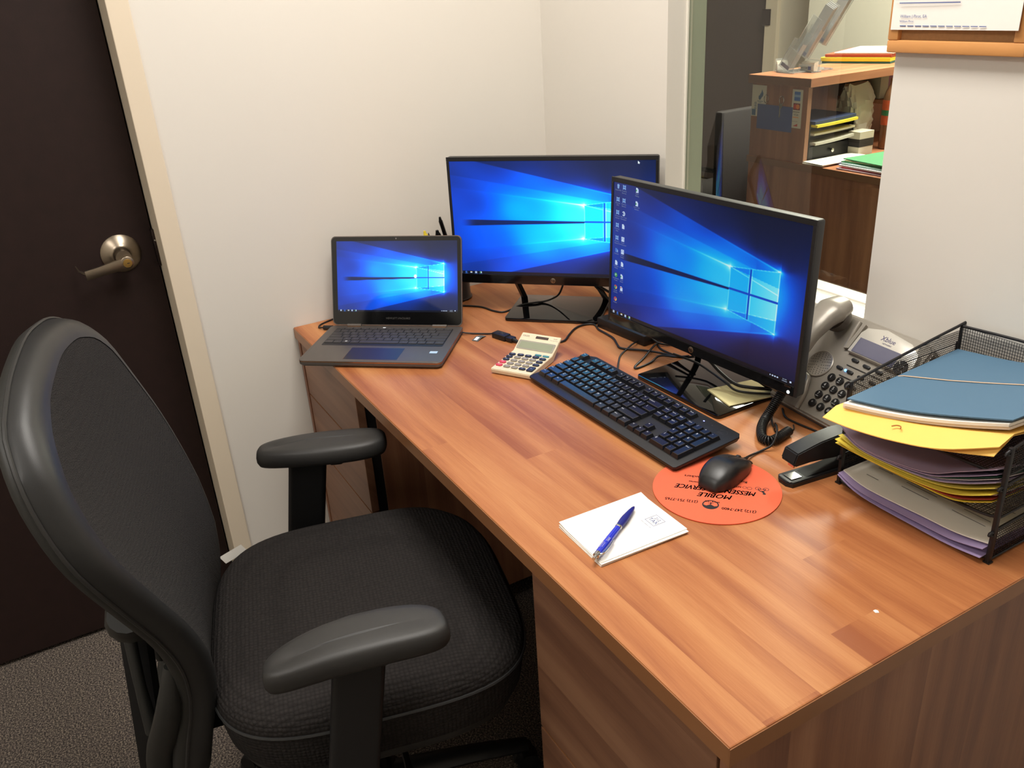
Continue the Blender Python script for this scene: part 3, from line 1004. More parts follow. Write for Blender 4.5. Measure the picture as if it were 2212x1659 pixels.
for k in (1, 2, 3, 4):
    z_ = icz(rowz[k]); mono(c1, z_); cap(c1, z_ - .0072, 'ProSeries', ['2013', 'Business', 'Basic', 'Network'][k - 1])
for k in (0, 1):
    z_ = icz(rowz[k]); mono(c2, z_); cap(c2, z_ - .0072, 'ProSeries', 'Shortcut')
z_ = icz(rowz[5]); rect2(ic['blue'], SX2, c1 - .001, z_, .0066, .0082); rect2(ic['pale'], SX2, c1 + .0028, z_ - .001, .0034, .0050, -.0006); cap(c1, z_ - .0072, 'Outlook')
z_ = icz(rowz[2]); disc2(ic['white'], SX2, c2, z_, .0046, r0=.0026, a0=-2.4, a1=2.6); disc2(ic['white'], SX2, c2, z_, .0014); cap(c2, z_ - .0072, 'Office Tools', 'Workspace')
z_ = icz(rowz[3]); doc(c2, z_); cap(c2, z_ - .0068, 'a')
for k, (a, b_) in ((4, ('Adobe', 'FormsCentral')), (5, ('Adobe', 'Reader'))):
    z_ = icz(rowz[k]); rect2(ic['white'], SX2, c2, z_, .0086, .0092); disc2(ic['blue'], SX2, c2, z_, .0030, -.0006, r0=.0022, a0=-1, a1=4); cap(c2, z_ - .0072, a, b_)
for cx, k, a, b_ in ((c1, 6, 'Certificate', 'Mailing'), (c2, 6, 'Alternate', None), (c2, 7, 'Client', 'Memo'), (c2, 8, 'PDF file', None), (c3, 0, 'Client', 'Mailing'), (c3, 1, 'Instruct for', 'Refunds')):
    z_ = icz(rowz[k]); doc(cx, z_); cap(cx, z_ - .0070, a, b_)
    if k in (0, 1, 7): rect2(ic['green'], SX2, cx - .0022, z_ - .0006, .0028, .0036, -.0006)
    if k == 8: rect2(ic['red'], SX2, cx - .0008, z_ + .0024, .0040, .0020, -.0006)
z_ = icz(rowz[7]); disc2(ic['green'], SX2, c1, z_, .0046); disc2(ic['white'], SX2, c1, z_, .0024, -.0006, r0=.0014, a0=0, a1=4.5); cap(c1, z_ - .0072, 'QuickBooks', 'Project')
for k, nm in ((8, ('Google', 'Chrome')), (9, ('Firefox', None))):
    z_ = icz(rowz[k])
    for a0, kk in ((.5, 'red'), (2.6, 'green' if k == 8 else 'red'), (4.7, 'yellow')):
        disc2(ic[kk], SX2, c1, z_, .0045, a0=a0, a1=a0 + 2.1, r0=.0018)
    disc2(ic['blue'], SX2, c1, z_, .0017, -.0006)
    cap(c1, z_ - .0072, nm[0], nm[1])
for k, b_ in ic.items():
    b_.obj('desktop_icon', M['ic_' + k], s2, 0, kind='stuff')

# ================================================================== LAPTOP
LP = Vector((-1.7195, .6103, DT)); LRZ = .869
lap = thing('laptop', 'open slim dark grey laptop overhanging the front edge of the desk', 'laptop', LP, LRZ)
M['lap'] = mat('laptop_dark_aluminium', rgb(98, 92, 87), 0.42, metal=0.45, noise=0.03, nscale=20)
M['copper'] = mat('copper_trim', rgb(196, 148, 110), 0.22, metal=1.0, noise=0.03)
M['lapkey'] = mat('laptop_key', rgb(58, 55, 54), 0.5, noise=0.05)
LW, LD = .3235, .212
b = B()
prof_lo = rrect(LW - .008, LD - .008, .010, 5)
prof_hi = rrect(LW, LD, .012, 5)
b.prism(prof_lo, .0015, .0060, top=prof_hi)
b.prism(prof_hi, .0060, .0150, bev=.0008)
lb = b.obj('base', M['lap'], lap, 30)
b = B()
b.prism(rrect(LW + .0004, LD + .0004, .012, 5), .0118, .0136)
b.obj('copper_edge', M['copper'], lap, 30, label='thin copper coloured chamfer around the base')
for fx in (-.13, .13):
    for fy in (-.085, .085):
        B().lathe([(.006, 0), (.006, .0018)], 10, TR(fx, fy)).obj('rubber_foot', M['cable'], lap)
# keyboard well and keys
well = B().prism(rrect(.284, .106, .004, 3, 0, .036), .0149, .01515).obj('keyboard_well', mat('laptop_well', rgb(30, 29, 30), .5, noise=.05), lap, 0)
kz = .0151
rows_ = [(.0865, .0085, [1.05] * 14, 14.7), (.0725, .0142, [.75] + [1] * 12 + [1.95], None), (.0562, .0142, [1.35] + [1] * 12 + [1.35], None),
         (.0399, .0142, [1.6] + [1] * 11 + [2.1], None), (.0236, .0142, [2.1] + [1] * 10 + [2.6], None), (.0070, .0142, [1.1, 1, 1, 1.1, 5.2, 1.1, 1.1, 1, 1, 1.1], None)]
lfont = B()
legs_ = ['', '`1234567890-=', '\tQWERTYUIOP[]', '\tASDFGHJKL;\'', '\tZXCVBNM,./', '']
for ri, (yc, hgt, ws, _) in enumerate(rows_):
    tot = sum(ws); sc_ = (.280 - .0022 * (len(ws) - 1)) / tot
    x = -.140
    for ki, w_ in enumerate(ws):
        kw = w_ * sc_
        B().b2((x, yc - hgt / 2 - .003, kz), (x + kw, yc + hgt / 2 - .003, kz + .0013), .0003, seg=1).obj('key', M['lapkey'], lap, 0)
        if ri in (1, 2, 3, 4) and 0 < ki < len(legs_[ri]) and legs_[ri][ki].strip():
            lfont.text(legs_[ri][ki], .0045, TR(x + kw * .4, yc - .002, kz + .0014))
        elif ri in (0, 5):
            lfont.box((x + kw * .45, yc - .002, kz + .00136), (.0032, .0007, .0001))
        x += kw + .0022
lfont.obj('key_legend', M['grey_ink'], lap, 0, kind='stuff')
# bright window-key and sticker
st = B()
for a in (-1, 1):
    for c in (-1, 1):
        st.box((-.0895 + a * .0013, .005 + c * .0013, kz + .0015), (.0021, .0021, .0001))
st.obj('start_key_symbol', M['legend'], lap, 0)
tp = B().b2((-.062, -.093, .01500), (.060, -.030, .01515)).obj('touchpad', mat('touchpad_surface', rgb(66, 63, 64), .3, metal=.5, noise=.03), lap, 0)
tb = B()
tb.b2((-.062, -.0305, .0150), (.060, -.0295, .0153)); tb.b2((-.0625, -.093, .0150), (-.0617, -.0295, .0153))
tb.obj('touchpad_trim', M['copper'], lap, 0)
sk = B().b2((.122, -.054, .01502), (.139, -.043, .0152)).obj('sticker', pm(170, 200, 225, .4), lap, 0, label='small pale blue sticker')
B().b2((.124, -.0475, .0152), (.137, -.0455, .0153)).obj('sticker_print', M['legend'], sk, 0)
pd = B().b2((-.030, .0915, .0151), (-.0235, .0935, .0156)).obj('power_button', emis('power_button_glow', (1, 1, 1, 1), 1.2), lap, 0)
B().b2((-.02, -LD / 2 - .0008, .0128), (.02, -LD / 2 + .001, .0136)).obj('front_lip', M['copper'], lap, 0)
# lid
TIL = R(18.0)
LX = TR(0, LD / 2 - .001, .0165) @ RX_(-TIL)
LH = .2085
LWd = .318
b = B()
b.prism(rrect(LWd, LH, .011, 5), 0, .0062, LX @ TR(0, 0, LH / 2) @ RX_(PI / 2) @ Matrix.Rotation(PI, 4, 'Y') , bev=.001)
lid = b.obj('lid', M['lap'], lap, 35)
B().prism(rrect(LWd + .0004, LH + .0004, .011, 5), .0015, .0026, LX @ TR(0, 0, LH / 2) @ RX_(PI / 2) @ Matrix.Rotation(PI, 4, 'Y')).obj('lid_trim', M['copper'], lid, 30)
B().prism(rrect(LWd - .004, LH - .004, .010, 5), 0, .0006, LX @ TR(0, -.0006, LH / 2) @ RX_(PI / 2) @ Matrix.Rotation(PI, 4, 'Y')).obj('screen_glass', M['blk_gloss'], lid, 30)
LSX = LX @ TR(0.0018, -.0008, .0315)
ls = screen_mesh('screen', .2940, .1655, lid, LSX, 1.5, .05, gain=1.02, lift=0.012)
taskbar(ls, LSX, .294, .1655, .75)
rb = B(); P2(rb, LSX, [(.0460 + .0038 * math.cos(a), .0835 + .0045 * math.sin(a)) for a in np.linspace(0, 2 * PI, 14)[:-1]])
rb.obj('bin_icon', M['ic_white2'], ls, 0)
nt_ = B(); nt_.text('HEWLETT-PACKARD', .0064, LX @ TR(.004, -.0009, .0165) @ RX_(PI / 2)); nt_.obj('maker_name', mat('maker_name_dim', rgb(70, 68, 66), .5, noise=.05), lid, 0)
B().lathe([(.0016, 0), (.0016, .0003)], 10, LX @ TR(.002, -.0007, LH - .006) @ RX_(PI / 2)).obj('camera_lens', M['grey_ink'], lid, 0)
for s in (-1, 1):
    hb = B().tube([(s * .105 - .017, LD / 2 - .001, .0155), (s * .105 + .017, LD / 2 - .001, .0155)], .0042, 10)
    hb.obj('hinge', M['lap'], lap, 40)
    B().b2((s * .105 - .0165, LD / 2 - .0068, .0148), (s * .105 + .0165, LD / 2 - .0052, .0162)).obj('hinge_trim', M['copper'], lap, 0)
# power plug at the far left side of the laptop
pp = thing('power_plug', 'black barrel power plug in the left side of the laptop', 'plug', (-1.918, .548, DT), LRZ - .15)
b = B(); b.tube([(.012, 0, .007), (-.012, 0, .006)], .0055, 10); b.tube([(.02, 0, .007), (.012, 0, .007)], .003, 8)
b.obj('plug_body', M['blk'], pp, 40)
B().tube([(-.012, 0, .006), (-.03, .006, .003), (-.035, .03, .0025), (-.02, .075, .0025)], .002, 8, smooth=5).obj('cord', M['cable'], pp, 60)

# ================================================================== KEYBOARD
kb = thing('keyboard', 'black full-size keyboard lying between the monitors and the desk front edge', 'keyboard', (-1.1475, .8585, DT), R(.35))
KX = TR(0, 0, .0185) @ RX_(R(4.6))
M['kbody'] = mat('keyboard_body', rgb(32, 32, 34), 0.38, noise=0.08, nscale=200, bump=0.06, bscale=1500, spec=0.5)
M['kkey'] = mat('key_cap', rgb(24, 24, 27), 0.24, noise=0.08, nscale=200, spec=0.9)
KW, KD = .449, .148
out_ = [(-KW / 2 + .004, -KD / 2), (KW / 2 - .004, -KD / 2), (KW / 2, -KD / 2 + .004), (KW / 2, KD / 2 - .008), (KW / 2 - .008, KD / 2), (-KW / 2 + .030, KD / 2), (-KW / 2, KD / 2 - .014), (-KW / 2, -KD / 2 + .004)]
lo_ = [(x * .985, y * .96) for x, y in out_]
b = B()
b.prism(lo_, -.010, -.003, KX, top=out_)
b.prism(out_, -.003, .0, KX, bev=.0012)
b.obj('body', M['kbody'], kb, 35)
for s in (-1, 1):
    B().b2((s * .17 - .02, -.055, 0), (s * .17 + .02, -.045, .0085), .001).obj('rubber_foot', M['blk'], kb, 30)
    B().b2((s * .19 - .009, .045, 0), (s * .19 + .009, .053, .014), .001).obj('fold_out_foot', M['blk'], kb, 30)
U = .01905
fx0 = -KW / 2 + .0075
wells = B()
keys = []   # x0, width(u), row centre y, depth, legend


def krow(x, y, items, hu=1.0):
    for it in items:
        if isinstance(it, (int, float)):
            x += it * U
            continue
        s, w_ = it
        keys.append((x, w_ * U, y, hu, s))
        x += w_ * U


yf = KD / 2 - .0215
yr = [KD / 2 - .0455 - .0187 * k for k in range(5)]
VP = .0187
krow(fx0, yf, [('Esc', 1), 1, ('F1', 1), ('F2', 1), ('F3', 1), ('F4', 1), .5, ('F5', 1), ('F6', 1), ('F7', 1), ('F8', 1), .5, ('F9', 1), ('F10', 1), ('F11', 1), ('F12', 1)])
krow(fx0, yr[0], [(c, 1) for c in '`1234567890-='] + [('Backspace', 2)])
krow(fx0, yr[1], [('Tab', 1.5)] + [(c, 1) for c in 'QWERTYUIOP[]'] + [('\\', 1.5)])
krow(fx0, yr[2], [('Caps', 1.75)] + [(c, 1) for c in "ASDFGHJKL;'"] + [('Enter', 2.25)])
krow(fx0, yr[3], [('Shift', 2.25)] + [(c, 1) for c in 'ZXCVBNM,./'] + [('Shift', 2.75)])
krow(fx0, yr[4], [('Ctrl', 1.25), ('Win', 1.25), ('Alt', 1.25), ('', 6.25), ('Alt', 1.25), ('Fn', 1.25), ('Menu', 1.25), ('Ctrl', 1.25)])
nx0 = fx0 + 15 * U + .0045
krow(nx0, yf, [('PrtSc', 1), ('ScrLk', 1), ('Pause', 1)])
krow(nx0, yr[0], [('Insert', 1), ('Home', 1), ('PgUp', 1)])
krow(nx0, yr[1], [('Delete', 1), ('End', 1), ('PgDn', 1)])
krow(nx0 + U, yr[3], [('^', 1)])
krow(nx0, yr[4], [('<', 1), ('v', 1), ('>', 1)])
px0 = nx0 + 3 * U + .0045
krow(px0, yr[0], [('Num', 1), ('/', 1), ('*', 1), ('-', 1)])
krow(px0, yr[1], [('7', 1), ('8', 1), ('9', 1)])
krow(px0, yr[2], [('4', 1), ('5', 1), ('6', 1)])
krow(px0, yr[3], [('1', 1), ('2', 1), ('3', 1)])
krow(px0, yr[4], [('0', 2), ('.', 1)])
keys.append((px0 + 3 * U, U, (yr[1] + yr[2]) / 2, 2, '+'))
keys.append((px0 + 3 * U, U, (yr[3] + yr[4]) / 2, 2, 'Enter'))
for (a0, a1, b0, b1) in ((0, 1, yf, yf), (2, 6, yf, yf), (6.5, 10.5, yf, yf), (11, 15, yf, yf), (0, 15, yr[4], yr[0])):
    wells.b2((fx0 + a0 * U - .0006, b0 - VP / 2 - .0006, -.0010), (fx0 + a1 * U + .0006, b1 + VP / 2 + .0006, .0002), 0, KX)
for (xx, n_, b0, b1) in ((nx0, 3, yf, yf), (nx0, 3, yr[1], yr[0]), (nx0, 3, yr[4], yr[4]), (nx0 + U, 1, yr[3], yr[3]), (px0, 4, yr[4], yr[0])):
    wells.b2((xx - .0006, b0 - VP / 2 - .0006, -.0010), (xx + n_ * U + .0006, b1 + VP / 2 + .0006, .0002), 0, KX)
wells.obj('key_well', M['dark_in'], kb, 0)
leg_b = B()
_kc = {}
for (x, w_, y, hu, s) in keys:
    hh = VP * hu
    key = (round(w_, 5), hu)
    if key not in _kc:
        q = B()
        W2, H2 = w_ / 2 - .0006, hh / 2 - .0006
        ins = .0026
        lo = [(-W2, -H2), (W2, -H2), (W2, H2), (-W2, H2)]
        hi = [(-W2 + ins, -H2 + ins + .0004), (W2 - ins, -H2 + ins + .0004), (W2 - ins, H2 - ins + .0012), (-W2 + ins, H2 - ins + .0012)]
        q.prism(lo, 0, .0074, top=hi, bev=.0006, seg=1)
        o = q.obj('key', M['kkey'], kb, 20)
        _kc[key] = o.data
        o.data.name = 'key_mesh'
    else:
        o = bpy.data.objects.new('key', _kc[key]); COL.objects.link(o); o.parent = kb
    o.matrix_local = KX @ TR(x + w_ / 2, y, .0002)
    if s:
        sz = .0066 if len(s) == 1 else .0038
        leg_b.text(s, sz, KX @ TR(x + w_ / 2 - (w_ / 2 - .0068 if len(s) == 1 else w_ / 2 - .0078), y + hh / 2 - .0062, .00775))
leg_b.obj('key_legend', M['legend'], kb, 0, kind='stuff')
b = B(); b.box((px0 + .6 * U, yf + .006, .0002), (.0024, .0016, .0006), 0, KX)
b.obj('indicator_light', emis('kb_led', (.25, .3, 1, 1), 5.0), kb, 0)
b = B()
for k in (1, 2):
    b.box((px0 + (.6 + 1.1 * k) * U, yf + .006, .0002), (.002, .0012, .0004), 0, KX)
b.tube([KX @ Vector((px0 + 3.2 * U + .011 * math.cos(a), yf - .001 + .011 * math.sin(a), .0002)) for a in np.linspace(0, 2 * PI, 25)[:-1]], .0002, 4, closed=True)
b.text('DELL', .0065, KX @ TR(px0 + 3.2 * U, yf - .001, .0003))
b.obj('maker_emblem', mat('debossed_plastic', rgb(58, 58, 62), .4, noise=.05), kb, 0)

# ================================================================== MOUSE MAT
pad = thing('mouse_mat', 'round orange mouse mat with black courier-service printing', 'mouse mat', (-.851, .811, DT), 0)
M['orange'] = mat('orange_mat_cloth', rgb(228, 100, 66), 0.75, noise=0.04, nscale=60, bump=.1, bscale=1500)
B().lathe([(.0975, 0), (.098, .0006), (.098, .0020), (.0972, .0024), (0, .0024)], 72).obj('mat', M['orange'], pad, 40)
pr_ = B()


def mt_(s, size, wx, wy, ang, al='CENTER', sx=1.0):
    pr_.text(s, size, TR(wx + .851 - .851 + 0, wy, .00246) @ RZ(ang) @ Matrix.Diagonal((sx, 1, 1, 1)), al)


def loc_(x, y):
    return x + .851, y - .811


ANG = R(180 + 41)
a1 = math.atan2(.766 - .849, -.893 + .801)      # direction of the long line
for s, size, (x, y), al, sx in (('MESSENGER SERVICE', .0165, (-.849, .806), 'CENTER', .80), ('MOBILE', .0165, (-.836, .794), 'CENTER', .9),
                                ('(212) 247-7400', .0095, (-.786, .796), 'CENTER', .85), ('(212) 751-7765', .0095, (-.856, .745), 'CENTER', .85),
                                ("NYC's Finest & Fastest Deliveries", .0062, (-.861, .8165), 'CENTER', .95), ('SINCE 1973', .0045, (-.8255, .7795), 'CENTER', 1),
                                ('Rush Messenger & Truckers', .0095, (-.872, .828), 'CENTER', .9), ('www.mobilemessenger', .0050, (-.878, .842), 'CENTER', 1.0)):
    lx, ly = loc_(x, y)
    bold_ = .00045 if size > .012 else .00022
    SHM = Matrix(((1, .30 if size > .012 else .0, 0, 0), (0, 1, 0, 0), (0, 0, 1, 0), (0, 0, 0, 1)))
    for oo in ((0, 0), (bold_, 0), (-bold_, 0), (0, bold_), (0, -bold_)):
        pr_.text(s, size, TR(lx, ly, .00246) @ RZ(a1) @ TR(oo[0], oo[1]) @ Matrix.Diagonal((sx, 1, 1, 1)) @ SHM, al)
# round emblem
ex, ey = loc_(-.821, .772)
EM = TR(ex, ey, .00246) @ RZ(a1)
def flat(bb, Xm, pts):
    bb.bm.faces.new([bb.bm.verts.new(Xm @ Vector((p[0], p[1], 0))) for p in pts])
k = 28
for i in range(k):
    a, c = 2 * PI * i / k, 2 * PI * (i + 1) / k
    flat(pr_, EM, [(.0125 * math.cos(a), .0125 * math.sin(a)), (.0125 * math.cos(c), .0125 * math.sin(c)), (.0104 * math.cos(c), .0104 * math.sin(c)), (.0104 * math.cos(a), .0104 * math.sin(a))])
flat(pr_, EM, [(.0105 * math.cos(a), .0105 * math.sin(a)) for a in np.linspace(PI * .05, PI * .95, 14)] + [(-.006, .0035), (0, -.001), (.006, .0035)])
flat(pr_, EM, [(-.001, -.001), (.001, -.001), (.0006, -.007), (-.0006, -.007)])
flat(pr_, EM, [(-.004, -.003), (.004, -.003), (.004, -.0042), (-.004, -.0042)])
# small bicycle pictograms
def ring(cx, cy, r, wd, Xm):
    kk = 14
    for i in range(kk):
        a, c = 2 * PI * i / kk, 2 * PI * (i + 1) / kk
        flat(pr_, Xm, [(cx + r * math.cos(a), cy + r * math.sin(a)), (cx + r * math.cos(c), cy + r * math.sin(c)), (cx + (r - wd) * math.cos(c), cy + (r - wd) * math.sin(c)), (cx + (r - wd) * math.cos(a), cy + (r - wd) * math.sin(a))])
bxp, byp = loc_(-.806, .862)
BM = TR(bxp, byp, .00247) @ RZ(a1)
ring(-.006, -.004, .0045, .0010, BM); ring(.006, -.004, .0045, .0010, BM)
for (p, q) in (((-.006, -.004), (.001, -.003)), ((.001, -.003), (.006, -.004)), ((-.003, .002), (.004, .002)), ((-.006, -.004), (-.003, .002)), ((.004, .002), (.006, -.004)), ((-.002, .006), (.004, .002))):
    d = Vector((q[0] - p[0], q[1] - p[1])); nn = Vector((-d.y, d.x)).normalized() * .0006
    flat(pr_, BM, [(p[0] + nn.x, p[1] + nn.y), (q[0] + nn.x, q[1] + nn.y), (q[0] - nn.x, q[1] - nn.y), (p[0] - nn.x, p[1] - nn.y)])
flat(pr_, BM, [(-.004 + .0026 * math.cos(a), .0095 + .0026 * math.sin(a)) for a in np.linspace(0, 2 * PI, 13)[:-1]])
flat(pr_, BM, [(-.005, .0075), (-.002, .0075), (.001, .002), (-.003, .001)])
ring(.0185, -.002, .0040, .0008, BM)
ring(.0260, -.003, .0034, .0008, BM)
pr_.obj('print', M['ink'], pad, 0, label='black printed lettering and emblem')

# ================================================================== MOUSE
ms = thing('computer_mouse', 'black wired mouse resting on the orange mat', 'mouse', (-.868, .846, DT + .0024), R(15))
L_, Wm, Hm = .111, .0615, .0365
rows = []
ny_, nx_ = 22, 18
for i in range(ny_ + 1):
    t_ = i / ny_
    y = -L_ / 2 + L_ * t_
    # half width and height along the length
    wv_ = Wm / 2 * (math.sin(PI * min(1, max(0, t_)) ** .9) ** .34 if 0 < t_ < 1 else 0.0) * (1.0 - .06 * math.exp(-((t_ - .55) / .18) ** 2)) * (.94 + .06 * (1 - t_))
    hv = Hm * (math.sin(PI * (t_ * .90 + .06)) ** .60) * (1 - .34 * max(0, t_ - .42) / .58)
    if t_ <= .0001 or t_ >= .9999:
        hv = .008; wv_ = Wm * .24
    row = []
    for j in range(nx_ + 1):
        a = PI * j / nx_
        x = -math.cos(a)
        xx = math.copysign(abs(x) ** .75, x) * wv_
        z = .003 + (hv - .003) * (math.sin(a) ** .55)
        row.append((xx, y, z))
    rows.append(row)
b = B(); b.grid(rows, flip=False)
b.bm.faces.new([v for v in (b.bm.verts.new(p) for p in [r[0] for r in rows] + [r[-1] for r in rows[::-1]])])
b.poly(rows[0][::-1]); b.poly(rows[-1])
bmesh.ops.remove_doubles(b.bm, verts=b.bm.verts, dist=1e-5)
M['mouse'] = mat('mouse_matte_black', rgb(26, 26, 27), 0.36, noise=0.1, nscale=200, bump=.05, bscale=2000, spec=.6)
b.obj('shell', M['mouse'], ms, 50)
def mtop(y):
    t_ = (y + L_ / 2) / L_
    return Hm * (math.sin(PI * (t_ * .90 + .06)) ** .60) * (1 - .34 * max(0, t_ - .42) / .58)
B().tube([(0, y, mtop(y) + .0001) for y in np.linspace(.004, .050, 10)], .0004, 4).obj('button_seam', M['dark_in'], ms, 0)
B().lathe([(0, -.0032), (.0075, -.0032), (.0085, -.002), (.0085, .002), (.0075, .0032), (0, .0032)], 20, TR(0, .032, mtop(.032) - .0066) @ RY_(PI / 2)).obj('scroll_wheel', M['blk_rubber'], ms, 30)
b = B(); b.text('DELL', .006, TR(0, -.008, mtop(-.008) + .0002)); b.obj('maker_name', mat('print_grey', rgb(60, 60, 62), .5, noise=.05), ms, 0)
b = B(); b.tube([(0, .050, .008), (0, .064, .006)], [.0035, .0022], 8); b.obj('strain_relief', M['blk'], ms, 40)
cable('cord', 'thin black mouse cord running from the mouse up over the coiled cord',
      [(-.8858, .907, .7455), (-.893, .928, .7405), (-.894, .952, .7405), (-.888, .966, .749), (-.893, .980, .7635), (-.914, 1.000, .7640), (-.935, 1.018, .745), (-.967, 1.045, .7395), (-1.003, 1.086, .7395), (-1.03, 1.15, .7395)], .0019, parent=ms)

# ================================================================== CALCULATOR
cal = thing('calculator', 'cream desktop calculator wedged against the keyboard corner', 'calculator', (-1.4375, .8085, DT), R(30.5))
M['cream'] = mat('calculator_cream', rgb(222, 208, 178), 0.38, noise=0.03, nscale=60)
M['cream2'] = mat('calculator_face', rgb(232, 220, 194), 0.34, noise=0.03, nscale=60)
CW = .094
b = B()
sec = [(-.050, .006, .0000), (-.050, .0135, .0), (.044, .0165, .0), (.100, .038, .0), (.104, .034, .0), (.050, .0015, .0), (-.048, .0015, 0)]
# profile in y-z, extruded along x
pr = [(-.0505, .0030), (-.0515, .0110), (-.0495, .0130), (.0445, .0155), (.0895, .0400), (.0935, .0380), (.0600, .0100), (.0500, .0010), (-.0480, .0010)]
b.prism([(p[0], p[1]) for p in pr], -CW / 2, CW / 2, TR(0, 0, 0) @ Matrix(((0, 0, 1, 0), (1, 0, 0, 0), (0, 1, 0, 0), (0, 0, 0, 1))))
bmesh.ops.bevel(b.bm, geom=b.bm.edges[:], offset=.0010, segments=2, affect='EDGES')
b.obj('case', M['cream'], cal, 35)
FX = TR(0, -.0025, .01435) @ RX_(math.atan2(.0025, .094))
tilt_ = math.atan2(.0245, .045)
PX = TR(0, .0445, .0156) @ RX_(tilt_)
B().prism(rrect(CW - .006, .024, .003, 3, 0, .0), 0, .0004, PX @ TR(0, .0185, .0002)).obj('display_surround', pm(150, 146, 132, .3), cal, 0)
B().prism(rrect(CW - .016, .017, .001, 2), 0, .0002, PX @ TR(0, .0185, .0006)).obj('lcd', mat('lcd_grey_green', rgb(140, 146, 122), .16, noise=.02, spec=.6), cal, 0)
B().prism(rrect(.030, .0065, .0006, 2), 0, .0004, PX @ TR(.005, .0425, .0003)).obj('solar_cell', pm(66, 52, 50, .25), cal, 0)
b = B(); b.text('CASIO', .0056, PX @ TR(-.034, .0430, .0004)); b.obj('maker_name', M['grey_ink'], cal, 0)
b = B(); b.text('MS-80B', .0030, PX @ TR(.036, .0445, .0004)); b.text('TWO WAY POWER', .0022, PX @ TR(.034, .0395, .0004)); b.obj('model_text', M['grey_ink'], cal, 0)
CK = {'d': pm(42, 44, 54, .35), 'g': pm(140, 132, 118, .35), 'r': pm(205, 70, 86, .35), 't': pm(80, 140, 148, .35)}
colx = [-.0370, -.0180, .0002, .0184, .0366]
rowy = [.0375, .0235, .0105, -.0020, -.0145, -.0275, -.0400]
calk = [(0, .5, 'd', 'GT'), (1, .35, 'd', 'MC'), (2, .35, 'd', 'MR'), (3, -.35, 't', 'M-'), (4, -.35, 't', 'M+'),
        (0, 1.35, 'd', '00'), (0, 2.25, 'd', '%'), (0, 3.2, 'r', 'C'), (0, 4.2, 'r', 'AC'),
        (1, 1.3, 'g', '7'), (2, 1.3, 'g', '8'), (3, 1.3, 'g', '9'), (1, 2.3, 'g', '4'), (2, 2.3, 'g', '5'), (3, 2.3, 'g', '6'),
        (1, 3.3, 'g', '1'), (2, 3.3, 'g', '2'), (3, 3.3, 'g', '3'), (1, 4.3, 'g', '0'), (2, 4.3, 'g', '.'),
        (3, .35, 'd', '/'), (4, .6, 'd', '+/-'), (4, 1.6, 'd', 'x'), (4, 2.6, 'd', '-'), (3, 4.3, 'd', '='), (4, 4.0, 'd', '+')]
cl = B()
for (ci, rv, kk, s) in calk:
    y = .0330 - rv * .0152
    hgt = .0095 if not (ci == 4 and s == '+') else .0205
    if kk == 't': hgt = .006
    x = colx[ci]
    B().prism(rrect(.0148, hgt, .0038 if hgt < .02 else .0030, 4), 0, .0026, FX @ TR(x, y, .0001), bev=.0008).obj('key', CK[kk], cal, 40)
    if kk != 't':
        cl.text(s, .0062 if len(s) == 1 else .0042, FX @ TR(x, y, .0028))
cl.obj('key_legend', M['legend'], cal, 0, kind='stuff')

# ================================================================== NOTE PAPER AND PEN
def sheet_stack(name, label, cat, loc, rz, w_, d_, th, n, group=None):
    o = thing(name, label, cat, loc, rz, group)
    return o
np_ = thing('note_pad', 'small white note sheets with a printed square logo on the desktop', 'paper', (-.8455, .6255, DT), R(-2))
for k in range(5):
    rr = [0, -.004, .010, -.014, .004][k]
    z0 = .0003 + k * .0011
    rows = []
    for i in range(7):
        y = -.074 + .148 * i / 6
        row = []
        for j in range(7):
            x = -.056 + .112 * j / 6
            lift = .0028 * max(0, (-x - .030) / .026) ** 2 * (k / 4) 
            xx, yy = x + .0006 * k * (1 if k % 2 else -1), y + .0005 * k
            row.append((xx * math.cos(rr) - yy * math.sin(rr), xx * math.sin(rr) + yy * math.cos(rr), z0 + .0009 + lift))
        rows.append(row)
    B().thick(rows, .0009).obj('sheet', M['white'], np_, 20)
zt = .0003 + 4 * .0011 + .00105
LXm = TR(.012, .050, zt)
lg = B()
q = .0105
for (ax_, ay_, bx_, by_) in ((-q, -q, q, -q), (q, -q, q, q), (q, q, -q, q), (-q, q, -q, -q)):
    lg.tube([LXm @ Vector((ax_, ay_, 0)), LXm @ Vector((bx_, by_, 0))], .0003, 4)
lg.text('212', .0075, LXm @ TR(0, .0042, .0001)); lg.text('TAX', .0095, LXm @ TR(0, -.0032, .0001))
lg.text('your tax partner', .0018, LXm @ TR(0, -.0085, .0001)); lg.text('address . telephone . email', .0022, LXm @ TR(0, -.0165, .0001))
lg.obj('printed_logo', M['blue_ink'], np_, 0)

pen = thing('ballpoint_pen', 'translucent blue retractable pen lying across the note sheets', 'pen', (-.801, .546, DT + .0125), math.atan2(.120, -.069))
M['penblue'] = mat('pen_blue_translucent', rgb(36, 52, 196), .12, noise=.03, spec=.6, coat=.5)
M['pengrip'] = mat('pen_navy_grip', rgb(24, 30, 120), .45, noise=.05)
def PXm(x): return TR(x, 0, 0) @ RY_(PI / 2)
B().lathe([(0.0, -.004), (.0026, -.004), (.0028, 0), (.0028, .006)], 14, PXm(.0)).obj('push_button', M['steel'], pen, 40)
B().lathe([(.0034, .0), (.0048, .001), (.0050, .006), (.0048, .008)], 18, PXm(.003)).obj('end_cap', M['steel'], pen, 40)
B().lathe([(.0048, 0), (.0053, .015), (.0052, .035), (.0047, .062), (.0047, .066)], 20, PXm(.011)).obj('barrel', M['penblue'], pen, 40)
B().lathe([(.0049, 0), (.0052, .001), (.0052, .004), (.0049, .005)], 18, PXm(.077)).obj('ring', M['steel'], pen, 40)
